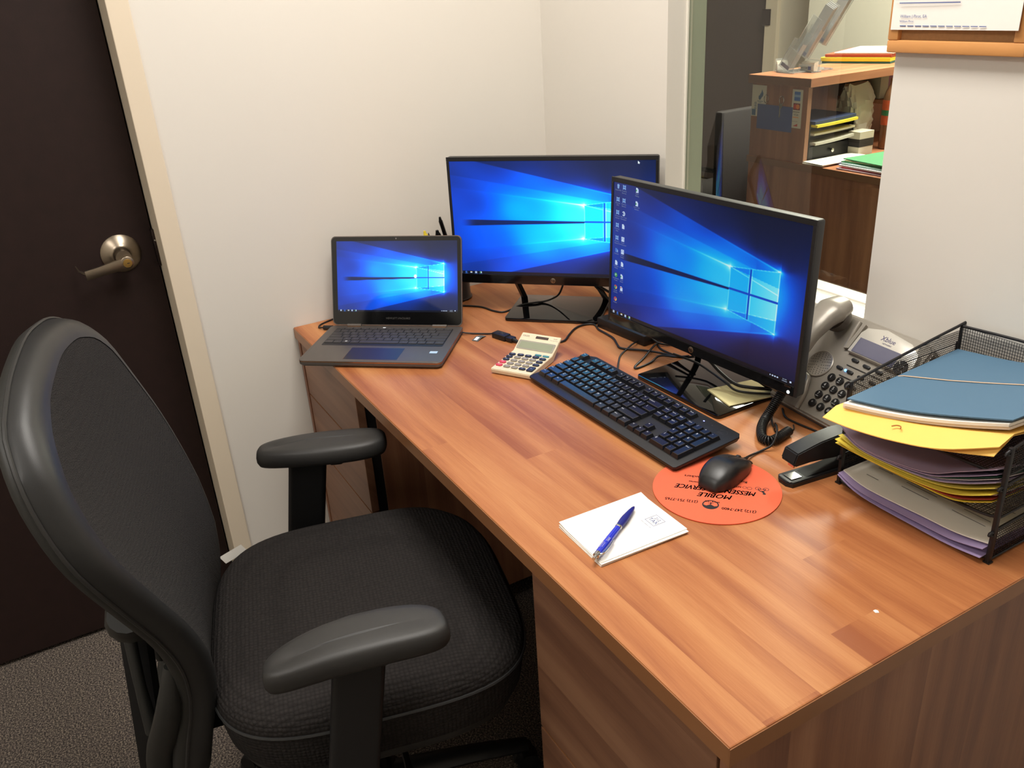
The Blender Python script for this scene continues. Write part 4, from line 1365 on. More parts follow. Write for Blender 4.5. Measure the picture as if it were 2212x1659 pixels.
B().lathe([(.0048, 0), (.0058, .014), (.0056, .024), (.0040, .042), (.0026, .052), (.0012, .056), (0.0, .0575)], 20, PXm(.082)).obj('grip', M['pengrip'], pen, 40)
cb = B(); cb.tube([(.007, -.0045, .003), (.009, -.0080, .003), (.030, -.0082, .0012), (.048, -.0068, .001)], [.0016, .0016, .0013, .0010], 8, smooth=4)
cb.obj('clip', M['steel'], pen, 40)
tx = B()
tx.text('212', .0042, TR(.041, .0012, .0049) @ RX_(-.25)); tx.text('TAX', .0048, TR(.041, -.0026, .0047) @ RX_(.45))
tx.text('Bookkeeping', .0026, TR(.026, .0018, .0051) @ RX_(-.3)); tx.text('Tax Services', .0022, TR(.026, -.0012, .0052) @ RX_(.25))
tx.obj('pen_print', M['legend'], pen, 0)

# ================================================================== STAPLER
sp_ = thing('stapler', 'black desk stapler beside the mesh letter tray', 'stapler', (-.804, .903, DT), R(-7))
b = B()
b.prism([(-.0175, .006), (-.008, 0), (.008, 0), (.0175, .006), (.0175, .160), (-.0175, .160)], .0, .0085)
bmesh.ops.bevel(b.bm, geom=[e for e in b.bm.edges if all(v.co.z > .008 for v in e.verts)], offset=.0015, segments=2, affect='EDGES')
b.obj('base', M['blk'], sp_, 35)
# side profile pieces
SXm = Matrix(((0, 0, 1, 0), (1, 0, 0, 0), (0, 1, 0, 0), (0, 0, 0, 1)))
def sideprism(b, prof, w_, bev=0.0):
    b.prism(prof, -w_ / 2, w_ / 2, SXm)
    if bev:
        bmesh.ops.bevel(b.bm, geom=b.bm.edges[:], offset=bev, segments=2, affect='EDGES')
    return b
sideprism(B(), [(.035, .0085), (.10, .0150), (.160, .028), (.160, .0085)], .024, .0006).obj('base_spring_housing', M['blk'], sp_, 35)
sideprism(B(), [(.012, .034), (.150, .0225), (.150, .034), (.014, .044)], .018, .0006).obj('magazine', M['blk_gloss'], sp_, 35)
sideprism(B(), [(.006, .0400), (.010, .0345), (.045, .0355), (.155, .0240), (.168, .0260), (.168, .056), (.140, .0680), (.095, .0705), (.055, .0665), (.012, .0570)], .031, .0018).obj('top_cover', M['blk'], sp_, 35)
sideprism(B(), [(.0135, .0280), (.0165, .0280), (.0165, .040), (.0135, .040)], .013, .0002).obj('driver_guide', M['steel'], sp_, 20)
av = B(); av.b2((-.009, .010, .0085), (.009, .030, .0098), .0004)
avo = av.obj('anvil', M['steel'], sp_, 0)
B().b2((-.013, .003, .0086), (.013, .0075, .0090)).obj('front_label', pm(86, 86, 84, .4), sp_, 0)

# ================================================================== TELEPHONE
PH = thing('desk_telephone', 'silver grey office telephone with corded handset behind the letter tray', 'telephone', (-.9477, 1.0827, DT), R(-5.06))
TI = R(45.4)
PX2 = TR(0, 0, .018) @ RX_(TI)      # face plane frame: x right, y up the slope, z out of the face
M['silver'] = mat('phone_silver_plastic', rgb(146, 140, 130), 0.34, metal=.25, noise=0.03, nscale=80, spec=.5)
M['silver2'] = mat('phone_panel_light', rgb(192, 188, 178), 0.30, metal=.2, noise=0.03, nscale=80)
M['phdark'] = mat('phone_base_grey', rgb(66, 62, 60), .45, noise=.05)
b = B()
b.prism([(-.076, .0), (.150, .0), (.154, .010), (.154, .190), (.140, .200), (-.066, .200), (-.078, .186)], -.030, -.0010, PX2)
bmesh.ops.bevel(b.bm, geom=b.bm.edges[:], offset=.004, segments=3, affect='EDGES')
b.obj('body', M['silver'], PH, 40)
b = B(); b.b2((-.070, .012, .002), (.148, .140, .012), .002); b.prism([(.030, .006), (.140, .006), (.140, .104)], -.05, .13, Matrix(((0, 0, 1, 0), (1, 0, 0, 0), (0, 1, 0, 0), (0, 0, 0, 1))))
b.obj('stand_wedge', M['phdark'], PH, 30)
# handset cradle area and ridge
rg = B()
rg.tube([PX2 @ Vector(p) for p in ((.001, .002, .001), (-.004, .030, .0025), (-.012, .048, .004), (-.018, .060, .003), (-.030, .064, .002), (-.05, .064, .001))], [.004, .005, .005, .0045, .004, .003], 8, smooth=5)
rg.obj('cradle_ridge', M['silver'], PH, 50)
ck = B()
ck.tube([PX2 @ Vector(p) for p in ((.006, .138, .002), (.005, .165, .006), (.004, .188, .008))], [.003, .004, .004], 8, smooth=4)
ck.prism([(.006, .135), (.016, .138), (.016, .188), (.006, .186)], -.001, .006, PX2)
ck.obj('cradle_ridge', M['silver'], PH, 50)
# speaker disc with holes
SPX = PX2 @ TR(-.0195, .0925, -.0005)
B().lathe([(.0265, 0), (.0265, .0012), (.0250, .0020), (.0235, .0012), (0, .0012)], 40, SPX).obj('speaker_disc', M['silver'], PH, 40)
hb = B()
for rr_, n_ in ((.006, 6), (.0105, 10), (.0145, 14), (.0180, 18), (.0212, 22)):
    for k in range(n_):
        a = 2 * PI * (k + .3 * n_ % 1) / n_
        hb.prism(circle(.0008, 6, rr_ * math.cos(a), rr_ * math.sin(a)), .0012, .00135, SPX)
hb.obj('speaker_hole', M['dark_in'], PH, 0, kind='stuff')
# dial keys
digits = [('1', ''), ('2', 'ABC'), ('3', 'DEF'), ('4', 'GHI'), ('5', 'JKL'), ('6', 'MNO'), ('7', 'PQRS'), ('8', 'TUV'), ('9', 'WXYZ'), ('*', ''), ('0', ''), ('#', '')]
tl = B()
kd = None
for k, (dgt, sub) in enumerate(digits):
    x, y = .0210 + .0196 * (k % 3), .0242 + .01842 * (3 - k // 3)
    if kd is None:
        ob = B().lathe([(.0074, -.001), (.0074, .0022), (.0066, .0030), (0, .0034)], 24).obj('dial_key', mat('dial_key_black', rgb(24, 23, 23), .3, noise=.08), PH, 40)
        kd = ob.data
    else:
        ob = bpy.data.objects.new('dial_key', kd); COL.objects.link(ob); ob.parent = PH
    ob.matrix_local = PX2 @ TR(x, y, 0)
    tl.text(dgt, .0078, PX2 @ TR(x, y + (.0012 if sub else 0), .0036))
    if sub: tl.text(sub, .0026, PX2 @ TR(x, y - .0040, .0035))
tl.obj('key_legend', M['legend'], PH, 0, kind='stuff')
# display housing
b = B()
b.prism([(.018, .132), (.142, .132), (.148, .150), (.143, .172), (.120, .186), (.062, .193), (.026, .184), (.019, .172)], -.001, .0095, PX2, bev=.004)
hsg = b.obj('display_housing', M['silver2'], PH, 40)
B().prism([(.027, .1345), (.115, .1345), (.115, .1625), (.027, .1625)], .0093, .0100, PX2).obj('display', mat('phone_lcd', rgb(88, 88, 108), .15, noise=.02, spec=.6), hsg, 0)
tb_ = B(); tb_.text('Xblue', .0125, PX2 @ TR(.078, .1755, .0098)); tb_.text('NETWORKS', .0035, PX2 @ TR(.080, .1672, .0098))
tb_.obj('maker_name', mat('logo_indigo', rgb(52, 44, 96), .5, noise=.05), hsg, 0)
nvm = PX2 @ TR(.130, .1410, .009)
for a in range(4):
    B().prism([(.0055 * math.cos(t2_), .0055 * math.sin(t2_)) for t2_ in np.linspace(a * PI / 2 + .12, (a + 1) * PI / 2 - .12, 6)][::-1] + [(.0125 * math.cos(t2_), .0125 * math.sin(t2_)) for t2_ in np.linspace(a * PI / 2 + .08, (a + 1) * PI / 2 - .08, 8)], 0, .0028, nvm @ RZ(PI / 4)).obj('navigation_key', M['blk'], PH, 0)
B().lathe([(.0042, 0), (.0042, .003), (0, .0034)], 16, nvm).obj('navigation_key', M['blk'], PH, 40)
# soft keys and feature keys
for (x, y, w_) in ((.040, .1235, .0150), (.067, .1215, .0150), (.094, .1215, .0150), (.022, .1010, .0135), (.046, .1010, .0135), (.071, .1000, .0135), (.096, .1000, .0135), (.121, .1000, .0135), (.121, .1190, .0135), (.071, .0790, .0135), (.096, .0790, .0135), (.121, .0790, .0135)):
    B().prism(rrect(w_, .0058, .0028, 4), -.001, .0024, PX2 @ TR(x, y, 0), bev=.0008).obj('feature_key', M['blk'], PH, 40)
b = B()
for y in (.1112, .0895):
    b.b2((.030, y - .0006, -.0005), (.140, y + .0006, .0008), 0, PX2)
b.obj('groove_line', M['ink'], PH, 0)
B().prism(circle(.0022, 14), 0, .0012, PX2 @ TR(.0355, .1010, .0)).obj('blue_light', emis('phone_led', (.10, .35, 1, 1), 6.0), PH, 0)
# handset: arched body, big earpiece at the top
hs = []
HX = PX2 @ TR(-.034, 0, 0)
path = [(.0, .012, .018), (.0, .026, .030), (.0, .050, .043), (.0, .085, .052), (.0, .120, .053), (.0, .152, .049), (.0, .178, .041), (.0, .205, .024)]
wid = [.018, .0265, .0250, .0225, .0220, .0250, .0300, .0200]
thk = [.012, .0170, .0150, .0135, .0135, .0160, .0200, .0140]
pts_ = catmull([Vector(p) for p in path], 5)
rows = []
mlen = len(pts_)
for i, p in enumerate(pts_):
    tt = pts_[min(i + 1, mlen - 1)] - pts_[max(i - 1, 0)]; tt.normalize()
    side = Vector((1, 0, 0)); nrm = side.cross(tt)
    u_ = i / (mlen - 1)
    ww = np.interp(u_, np.linspace(0, 1, 8), wid); th_ = np.interp(u_, np.linspace(0, 1, 8), thk)
    if i in (0, mlen - 1): ww *= .5; th_ *= .5
    row = []
    for k in range(21):
        a = 2 * PI * k / 20
        ca, sa = math.cos(a), math.sin(a)
        row.append(HX @ (p + side * (math.copysign(abs(ca) ** .8, ca) * ww) + nrm * (math.copysign(abs(sa) ** .8, sa) * th_)))
    rows.append(row)
b = B(); b.grid(rows); b.poly(rows[0][:-1]); b.poly(rows[-1][:-1][::-1])
bmesh.ops.remove_doubles(b.bm, verts=b.bm.verts, dist=1e-6)
hso = b.obj('handset', M['silver'], PH, 50)
M['cup'] = mat('handset_cup_dark', rgb(92, 86, 80), .4, metal=.2, noise=.04)
B().lathe([(.0235, -.010), (.0250, -.004), (.0250, .008), (.0, .010)], 28, HX @ TR(0, .176, .020) @ RX_(R(8))).obj('ear_cup', M['cup'], PH, 40)
B().lathe([(.0185, -.006), (.0195, -.002), (.0195, .006), (.0, .007)], 28, HX @ TR(0, .034, .018)).obj('mouth_cup', M['cup'], PH, 40)
# coiled cord
def coil(name, label, pts, r_, pitch, wire):
    P = catmull([Vector(p) for p in pts], 10)
    d = [0]
    for i in range(1, len(P)):
        d.append(d[-1] + (P[i] - P[i - 1]).length)
    tot = d[-1]; turns = int(tot / pitch); per = 10
    out = []
    for k in range(turns * per + 1):
        s = tot * k / (turns * per)
        i = min(len(P) - 2, max(0, int(np.searchsorted(d, s)) - 1))
        f_ = (s - d[i]) / max(1e-9, d[i + 1] - d[i])
        c_ = P[i].lerp(P[i + 1], f_)
        t_ = (P[i + 1] - P[i]).normalized()
        a = Vector((0, 0, 1)).cross(t_)
        if a.length < .1: a = Vector((1, 0, 0)).cross(t_)
        a.normalize(); b_ = t_.cross(a)
        ph = 2 * PI * k / per
        out.append(c_ + (a * math.cos(ph) + b_ * math.sin(ph)) * r_)
    bb = B().tube(out, wire, 5)
    o = bb.obj(name, M['cable'], None, 60)
    c = Vector(pts[0]); o.data.transform(Matrix.Translation(-c)); o.location = c
    return tag(o, label, 'cord')
coil('coiled_cord', 'black coiled telephone cord looping down in front of the telephone', [(-.958, 1.062, .800), (-.959, 1.040, .772), (-.960, 1.022, .750), (-.949, 1.003, .7455), (-.931, .984, .7455), (-.915, .9725, .7455), (-.903, .976, .7460), (-.902, .990, .7460), (-.906, 1.010, .7460), (-.910, 1.028, .7460)], .0074, .0033, .0015)

# ================================================================== MESH LETTER TRAY
TX0, TX1, TY0, TY1 = -.757, -.512, .975, 1.224
tray = thing('letter_tray', 'black wire mesh three-tier letter tray at the right', 'letter tray', (TX0, TY0, DT))
M['wire'] = mat('black_wire', rgb(30, 28, 30), 0.45, noise=0.1, nscale=100, spec=.4)


def meshpanel(o, u, v, nu, nv, r_=.00030):
    """grid of wires from corner o spanning u and v"""
    o, u, v = Vector(o), Vector(u), Vector(v)
    nrm = u.cross(v).normalized() * r_
    ve, fa = [], []
    def wire(a, c, side):
        s = side.normalized() * r_
        k = len(ve)
        for p in (a, c):
            for q in (s + nrm, -s + nrm, -s - nrm, s - nrm):
                ve.append(tuple(p + q))
        for j in range(4):
            fa.append((k + j, k + (j + 1) % 4, k + 4 + (j + 1) % 4, k + 4 + j))
    for i in range(nu + 1):
        a = o + u * (i / nu); wire(a, a + v, u)
    for j in range(nv + 1):
        a = o + v * (j / nv); wire(a, a + u, v)
    return ve, fa


def addmesh(lst, name, mt__, parent):
    V, F = [], []
    for ve, fa in lst:
        k = len(V); V += ve; F += [tuple(i + k for i in f) for f in fa]
    me = bpy.data.meshes.new(name); me.from_pydata(V, [], F); me.materials.append(mt__)
    o = bpy.data.objects.new(name, me); COL.objects.link(o); o.parent = parent; o['kind'] = 'stuff'
    return o


DXt, DYt = TX1 - TX0, TY1 - TY0
tiers = [(.004, .050), (.068, .118), (.132, .172)]
for k, (z0, z1) in enumerate(tiers):
    zb_ = z1 + (.030 if k == 2 else .002)
    # rails
    fr_ = B()
    rr = .0023
    for x in (0, DXt):
        fr_.tube([(x, .004, z0), (x, .001, z0 + .010), (x, .001, z1 - .010), (x, .010, z1), (x, DYt - .008, zb_), (x, DYt, zb_ - .006), (x, DYt, z0)], rr, 7, smooth=4)
    fr_.tube([(0, DYt, zb_ - .002), (DXt * .5, DYt + .002, zb_ + (.003 if k == 2 else 0)), (DXt, DYt, zb_ - .002)], rr, 7, smooth=4)
    fr_.tube([(0, .002, z0 + .006), (.02, -.001, z0), (DXt / 2, -.003, z0 - (.002 if k else .0015)), (DXt - .02, -.001, z0), (DXt, .002, z0 + .006)], rr, 7, smooth=4)
    fr_.tube([(0, .003, z0), (0, DYt, z0)], .0018, 6)
    fr_.tube([(DXt, .003, z0), (DXt, DYt, z0)], .0018, 6)
    fr_.obj('tier_rail', M['wire'], tray, 60)
    addmesh([meshpanel((0, .002, z0), (0, DYt - .004, 0), (0, 0, z1 - z0 - .001), 62, 11),
             meshpanel((DXt, .002, z0), (0, DYt - .004, 0), (0, 0, z1 - z0 - .001), 62, 11),
             meshpanel((0, DYt - .001, z0), (DXt, 0, 0), (0, 0, zb_ - z0 - .002), 62, 14)] +
            ([meshpanel((0, DYt * .3, z1), (0, DYt * .7 - .004, 0), (0, 0, .010), 50, 3), meshpanel((0, DYt * .6, z1 + .010), (0, DYt * .4 - .004, 0), (0, 0, .011), 30, 3)] if k == 2 else []), 'mesh_side', M['wire'], tray)
    addmesh([meshpanel((.001, .001, z0), (DXt - .002, 0, 0), (0, DYt - .002, 0), 56, 56)], 'mesh_floor', M['wire'], tray)
for x in (0, DXt):
    for y in (.001, DYt - .001):
        B().box((x, y, .088), (.0055, .0075, .172), .001).obj('post', M['wire'], tray, 30)
        B().box((x, min(y, DYt - .006), .0012), (.009, .009, .0024)).obj('rubber_foot', M['cable'], tray, 0)


def curve_sheet(name, label, cat, mt__, front, back, th, group=None, mid=None):
    """front/back: lists of (x, y, z) points left to right; ruled surface between; own origin at front left"""
    F_ = catmull([Vector(p) for p in front], 5); K_ = catmull([Vector(p) for p in back], 5)
    nrow = 6
    o0 = Vector(front[0])
    rows = [[tuple(f_.lerp(k_, i / nrow) - o0) for f_, k_ in zip(F_, K_)] for i in range(nrow + 1)]
    if mid:
        D_ = catmull([Vector(p) for p in mid], 5)
        rows = [[tuple(f_.lerp(d_, math.sin(PI / 2 * i / 4)) - o0) for f_, d_ in zip(F_, D_)] for i in range(4)] + [[tuple(d_.lerp(k_, i / nrow) - o0) for d_, k_ in zip(D_, K_)] for i in range(nrow + 1)]
    b = B().thick(rows, th)
    o = b.obj(name, mt__, None, 25)
    o.location = o0
    if label: tag(o, label, cat, group)
    return o


# --- bottom tier: lavender folder with printed sheets inside
LAV = mat('lavender_card', rgb(168, 150, 192), .7, noise=.04)
LAVD = mat('lavender_card_inner', rgb(122, 104, 150), .7, noise=.04)
fx = [TX0 + .006, -.706, -.612, -.560, TX1 - .004]
yb = TY1 - .008
def F5(zs, y, dy=(0, 0, 0, 0, 0)): return [(x, y + d, z) for x, z, d in zip(fx, zs, dy)]
curve_sheet('file_folder', 'lavender folder lining the bottom tier of the letter tray', 'folder', LAV, F5([.7600, .7450, .7425, .7430, .7480], .962), F5([.7480, .7450, .7445, .7450, .7460], yb), .0008, 'folders in the letter tray')
curve_sheet('file_folder', 'upper flap of lavender folder holding forms in the bottom tier', 'folder', LAV, F5([.7625, .7495, .7500, .7515, .7610], .964), F5([.7540, .7515, .7515, .7520, .7550], yb), .0008, 'folders in the letter tray')
pap = curve_sheet('printed_form', 'white printed form lying in the lavender folder of the bottom tier', 'paper', pm(240, 234, 220, .8), F5([.7635, .7535, .7560, .7580, .7660], .975, (.0, .0, .0, .0, .0)), F5([.7580, .7560, .7560, .7570, .7600], yb), .0015)
lnb = B()
for k in range(11):
    y = 1.000 + k * .015
    for (a, c) in ((-.735, -.70), (-.69, -.62), (-.60, -.535)):
        if (k * 7 + int(a * 100)) % 3:
            z = np.interp((a + c) / 2, fx, [.7650, .7560, .7580, .7600, .7670])
            lnb.box(((a + c) / 2, y, z - .0006 * (k > 5)), ((c - a) * rng.uniform(.5, .95), .0011, .0002))
wobj(lnb, 'printed_line', M['grey_ink'], pap, 0, kind='stuff')

# --- middle tier: a bowed stack of folders
prof_b = [.8075, .8100, .8095, .8115, .8300]
prof_t = [.8440, .8270, .8350, .8600, .8830]
spec_ = [('yellow', (222, 198, 60), 'lowest yellow folder of the middle tier stack'), ('red', (158, 56, 44), 'thin red folder low in the middle tier stack'),
         ('cream', (226, 208, 190), 'cream paper sheaf just above the red folder'), ('yellow', (226, 204, 72), 'second yellow folder from below in the middle tier'),
         ('cream', (222, 206, 196), 'pale paper sheaf between the yellow folders'), ('yellow', (220, 200, 84), 'third yellow folder from below in the middle tier'),
         ('white', (224, 214, 212), 'white paper sheaf above the yellow folders'), ('lavender', (176, 160, 186), 'thin lavender folder under the white sheaf top'),
         ('white', (216, 206, 208), 'thick white paper sheaf below the green folder'), ('green', (30, 78, 62), 'dark green folder in the middle tier stack'),
         ('lavender', (160, 144, 174), 'lavender folder above the green folder'), ('grey', (196, 186, 188), 'grey paper sheaf between the upper lavender folders'),
         ('lavender', (160, 146, 168), 'topmost lavender folder of the middle tier stack')]
n_ = len(spec_)
for k, (nm, c, lab) in enumerate(spec_):
    f0 = k / n_; f1 = (k + 1) / n_
    zt_ = [a + (b_ - a) * f1 for a, b_ in zip(prof_b, prof_t)]
    thk_ = min((b_ - a) for a, b_ in zip(prof_b, prof_t)) / n_ * .86
    dy = rng.uniform(-.004, .006)
    dx = rng.uniform(-.004, .003)
    fr__ = [(x + dx * (1 if j == 0 else 0) - (.008 if (nm == 'yellow' and j == 0) else 0), .957 + dy + (.010 if nm in ('cream', 'white', 'grey') else 0) + (.004 if j in (0, 4) else 0), z) for j, (x, z) in enumerate(zip(fx, zt_))]
    bk__ = [(x, yb, .806 + (k + 1) * .0017) for x in fx]
    curve_sheet('file_folder' if nm not in ('cream', 'white', 'grey') else 'paper_sheaf', lab, 'folder' if nm not in ('cream', 'white', 'grey') else 'paper', pm(*c, .75), fr__, bk__, thk_, 'folders in the letter tray' if nm not in ('cream', 'white', 'grey') else 'paper sheaves in the letter tray')
# filled space inside the bowed right-hand folders: lifted tabs
# --- top tier
OR = mat('orange_envelope', rgb(250, 200, 100), .65, noise=.03)
env0 = curve_sheet('document_envelope', 'lower orange manila envelope sticking out of the top tier', 'envelope', OR,
            [(-.752, .932, .8665), (-.70, .930, .8700), (-.635, .932, .8790), (-.575, .940, .8900), (-.522, .958, .9000)], [(-.752, yb, .873), (-.70, yb, .874), (-.635, yb, .876), (-.575, yb, .880), (-.518, yb, .884)], .0010, 'orange envelopes', [(-.752, .955, .8790), (-.70, .955, .8862), (-.635, .957, .8970), (-.575, .965, .9100), (-.518, .985, .9225)])
env = curve_sheet('document_envelope', 'upper orange manila envelope with a clasp mark under the white papers', 'envelope', OR,
            [(-.755, .920, .8700), (-.70, .918, .8745), (-.635, .920, .8840), (-.575, .930, .8960), (-.520, .962, .9130)], [(-.754, yb, .879), (-.70, yb, .880), (-.635, yb, .884), (-.575, yb, .890), (-.517, yb, .897)], .0012, 'orange envelopes', [(-.754, .945, .8815), (-.70, .948, .8895), (-.635, .952, .9000), (-.575, .962, .9130), (-.517, .984, .9255)])
cm_ = B().tube([(-.652, .934, .8945), (-.647, .938, .8965), (-.641, .938, .8975), (-.638, .934, .8965)], .0009, 6, smooth=4)
wobj(cm_, 'clasp_mark', pm(170, 110, 50, .7), env)
for k, (col_, z_, lab) in enumerate((((226, 214, 202), .0, 'lower white sheaf between the orange envelope and blue folder'), ((246, 240, 228), .0055, 'bright white sheaf directly under the blue folder'))):
    curve_sheet('paper_sheaf', lab, 'paper', pm(*col_, .75),
                [(-.741 + .003 * k, .944 - .004 * k, .8880 + z_), (-.68, .950 - .004 * k, .8965 + z_), (-.63, .957 - .004 * k, .9060 + z_), (-.575, .968 - .004 * k, .9190 + z_), (-.523, .983 - .004 * k, .9330 + z_)],
                [(-.746, yb, .8900 + z_), (-.68, yb, .8960 + z_), (-.63, yb, .9020 + z_), (-.575, yb, .9100 + z_), (-.519, yb, .9190 + z_)], .0042, 'paper sheaves in the letter tray')
blue = curve_sheet('file_folder', 'steel blue folder held by a rubber band on top of the letter tray', 'folder', mat('steel_blue_card', rgb(80, 113, 138), .65, noise=.03, nscale=12),
                   [(-.737, .946, .9000), (-.68, .951, .9085), (-.63, .957, .9180), (-.575, .968, .9310), (-.521, .982, .9440)],
                   [(-.752, yb, .9015), (-.68, yb, .9090), (-.63, yb, .9170), (-.575, yb, .9270), (-.515, yb, .9380)], .0020)
def blue_z(x, y):
    zf = np.interp(x, [-.737, -.68, -.63, -.575, -.521], [.9, .9085, .918, .931, .944]); zk = np.interp(x, [-.752, -.68, -.63, -.575, -.515], [.9015, .909, .917, .927, .938])
    return zf + (zk - zf) * (y - .95) / (yb - .95)
band = B().tube([(-.7455, 1.060, .892), (-.742, 1.062, .9008)] + [(x, 1.063 + (x + .74) * .62 * .62, blue_z(x, 1.07 + (x + .74) * .4) + .0012) for x in np.linspace(-.735, -.520, 12)] + [(-.5155, 1.149, .939), (-.5145, 1.150, .931)], .0011, 6, flat=.6)
bo = band.obj('rubber_band', pm(196, 168, 140, .6), None, 60)
c0 = Vector((-.745, 1.06, .892)); bo.data.transform(Matrix.Translation(-c0)); bo.location = c0
tag(bo, 'tan rubber band stretched across the steel blue folder', 'rubber band')

# ================================================================== SMALL THINGS AND CABLES ON THE DESK
sn = thing('sticky_note_pad', 'pale yellow note pad lying on the base of the icon-covered monitor', 'note pad', (-1.067, 1.068, DT + .0079), R(-11))
for k in range(2):
    B().box((.0006 * (k % 2), .0004 * k, .0006 + k * .0012), (.078, .100, .0011)).obj('sheet', mat('pale_yellow_sheet', rgb(214, 202, 150), .75, noise=.03) if k == 0 else bpy.data.materials['pale_yellow_sheet'], sn, 0)

ad = thing('video_adapter', 'small black video adapter block between laptop and calculator', 'adapter', (-1.608, .853, DT), math.atan2(.011, .040))
b = B(); b.b2((-.021, -.0105, 0), (.021, .0105, .0135), .002)
b.obj('block', M['blk'], ad, 35)
b = B(); b.b2((.021, -.0085, .002), (.040, .0085, .0115), .0015); b.tube([(.040, 0, .0065), (.056, 0, .005)], [.0050, .0026], 8)
b.obj('video_plug', M['blk'], ad, 35)
b = B(); b.tube([(.004 + .0045 * math.cos(a), .0045 * math.sin(a), .0136) for a in np.linspace(0, 2 * PI, 17)[:-1]], .0003, 4, closed=True); b.text('hp', .006, TR(.004, 0, .0138))
b.obj('maker_emblem', mat('emboss_grey', rgb(70, 68, 66), .4, noise=.05), ad, 0)
B().tube([(-.021, 0, .007), (-.035, -.001, .004), (-.055, -.010, .0022), (-.080, -.030, .004), (-.092, -.043, .008)], .0019, 8, smooth=5).obj('cord', M['cable'], ad, 60)
b = B(); b.b2((-.009, -.0065, .004), (.009, .0065, .011), .002, TR(-.098, -.0505, 0) @ RZ(R(50)))
b.obj('laptop_plug', M['blk'], ad, 35)
tg = thing('cable_tag', 'small folded grey and white cable tag beside the adapter cord', 'tag', (-1.640, .812, DT), R(118))
B().thick([[(-.0175, -.008, .0010), (0, -.008, .0045), (.0175, -.008, .0012)], [(-.0175, .008, .0010), (0, .008, .0045), (.0175, .008, .0012)]], .0008).obj('tag_strip', pm(92, 96, 92, .5), tg, 0)
B().thick([[(-.0150, -.004, .0021), (-.002, -.004, .0047)], [(-.0150, .0045, .0021), (-.002, .0045, .0047)]], .0003).obj('tag_label', M['white'], tg, 0)

cable('video_cable', 'black cable crossing the desktop and the back monitor base',
      [(-1.893, .843, .7395), (-1.860, .880, .7395), (-1.819, .914, .7395), (-1.776, .924, .7395), (-1.752, .938, .7395), (-1.754, .965, .7400), (-1.753, .992, .7455), (-1.741, 1.024, .7475), (-1.734, 1.045, .7475), (-1.719, 1.060, .755), (-1.692, 1.066, .775), (-1.672, 1.070, .815)], .0024)
cable('video_cable', 'black cable looping from behind the calculator towards the icon-covered monitor',
      [(-1.553, .8765, .7425), (-1.530, .895, .7398), (-1.512, .915, .7398), (-1.505, .934, .7398), (-1.503, .956, .7398), (-1.527, .985, .7398), (-1.550, 1.017, .7398), (-1.556, 1.045, .7398), (-1.543, 1.064, .7398), (-1.510, 1.054, .7398), (-1.475, 1.052, .7398), (-1.445, 1.048, .7398), (-1.412, 1.034, .7398), (-1.395, 1.028, .7398), (-1.378, 1.036, .7398), (-1.348, 1.058, .741), (-1.305, 1.073, .7445), (-1.262, 1.080, .7485), (-1.225, 1.090, .7600)], .0024)
cable('cord', 'thin black keyboard cord leaving the back edge of the keyboard',
      [(-1.283, .932, .750), (-1.300, .952, .7440), (-1.334, .980, .7390), (-1.360, 1.004, .7390), (-1.379, 1.034, .7390), (-1.385, 1.056, .7445), (-1.395, 1.080, .7420), (-1.402, 1.105, .7390), (-1.405, 1.170, .7390)], .0019, parent=kb)
cable('power_cable', 'doubled black power cord bent into a sharp loop behind the keyboard',
      [(-1.372, 1.125, .7395), (-1.346, 1.082, .7450), (-1.318, 1.033, .7395), (-1.296, .994, .7395), (-1.286, .992, .7395), (-1.292, 1.030, .7395), (-1.298, 1.060, .7450), (-1.262, 1.070, .7520), (-1.230, 1.080, .7620)], .0023)
cable('power_cable', 'short black cord crossing under the loop behind the keyboard',
      [(-1.385, 1.120, .7395), (-1.350, 1.098, .7395), (-1.320, 1.092, .7395), (-1.270, 1.100, .7395), (-1.262, 1.130, .7395), (-1.24, 1.17, .7395)], .0021)
cable('monitor_cable', 'lower thin black cable lying across the yellow note pad',
      [(-1.255, 1.060, .7640), (-1.198, 1.073, .7600), (-1.146, 1.070, .7560), (-1.100, 1.060, .7560), (-1.070, 1.056, .7535), (-1.045, 1.070, .7535), (-1.022, 1.102, .7510), (-1.01, 1.16, .7400)], .0024)
cable('monitor_cable', 'upper thick black cable hanging onto the yellow note pad',
      [(-1.150, 1.034, .805), (-1.150, 1.060, .786), (-1.122, 1.064, .770), (-1.082, 1.066, .7590), (-1.053, 1.078, .7590), (-1.028, 1.108, .7560), (-1.00, 1.17, .7405)], .0033)
cable('telephone_cable', 'thin black line cord lying along the front of the telephone',
      [(-.985, 1.090, .7392), (-.958, 1.070, .7392), (-.931, 1.068, .7392), (-.893, 1.072, .7392), (-.862, 1.073, .7392), (-.838, 1.069, .7392), (-.828, 1.075, .7392)], .0019, 'cord')
cable('thin_wire', 'thin black wire curling beside the coiled telephone cord',
      [(-.953, 1.040, .7385), (-.932, 1.018, .7385), (-.921, 1.020, .7385), (-.917, 1.045, .7385), (-.93, 1.06, .7385)], .0012, 'cord')
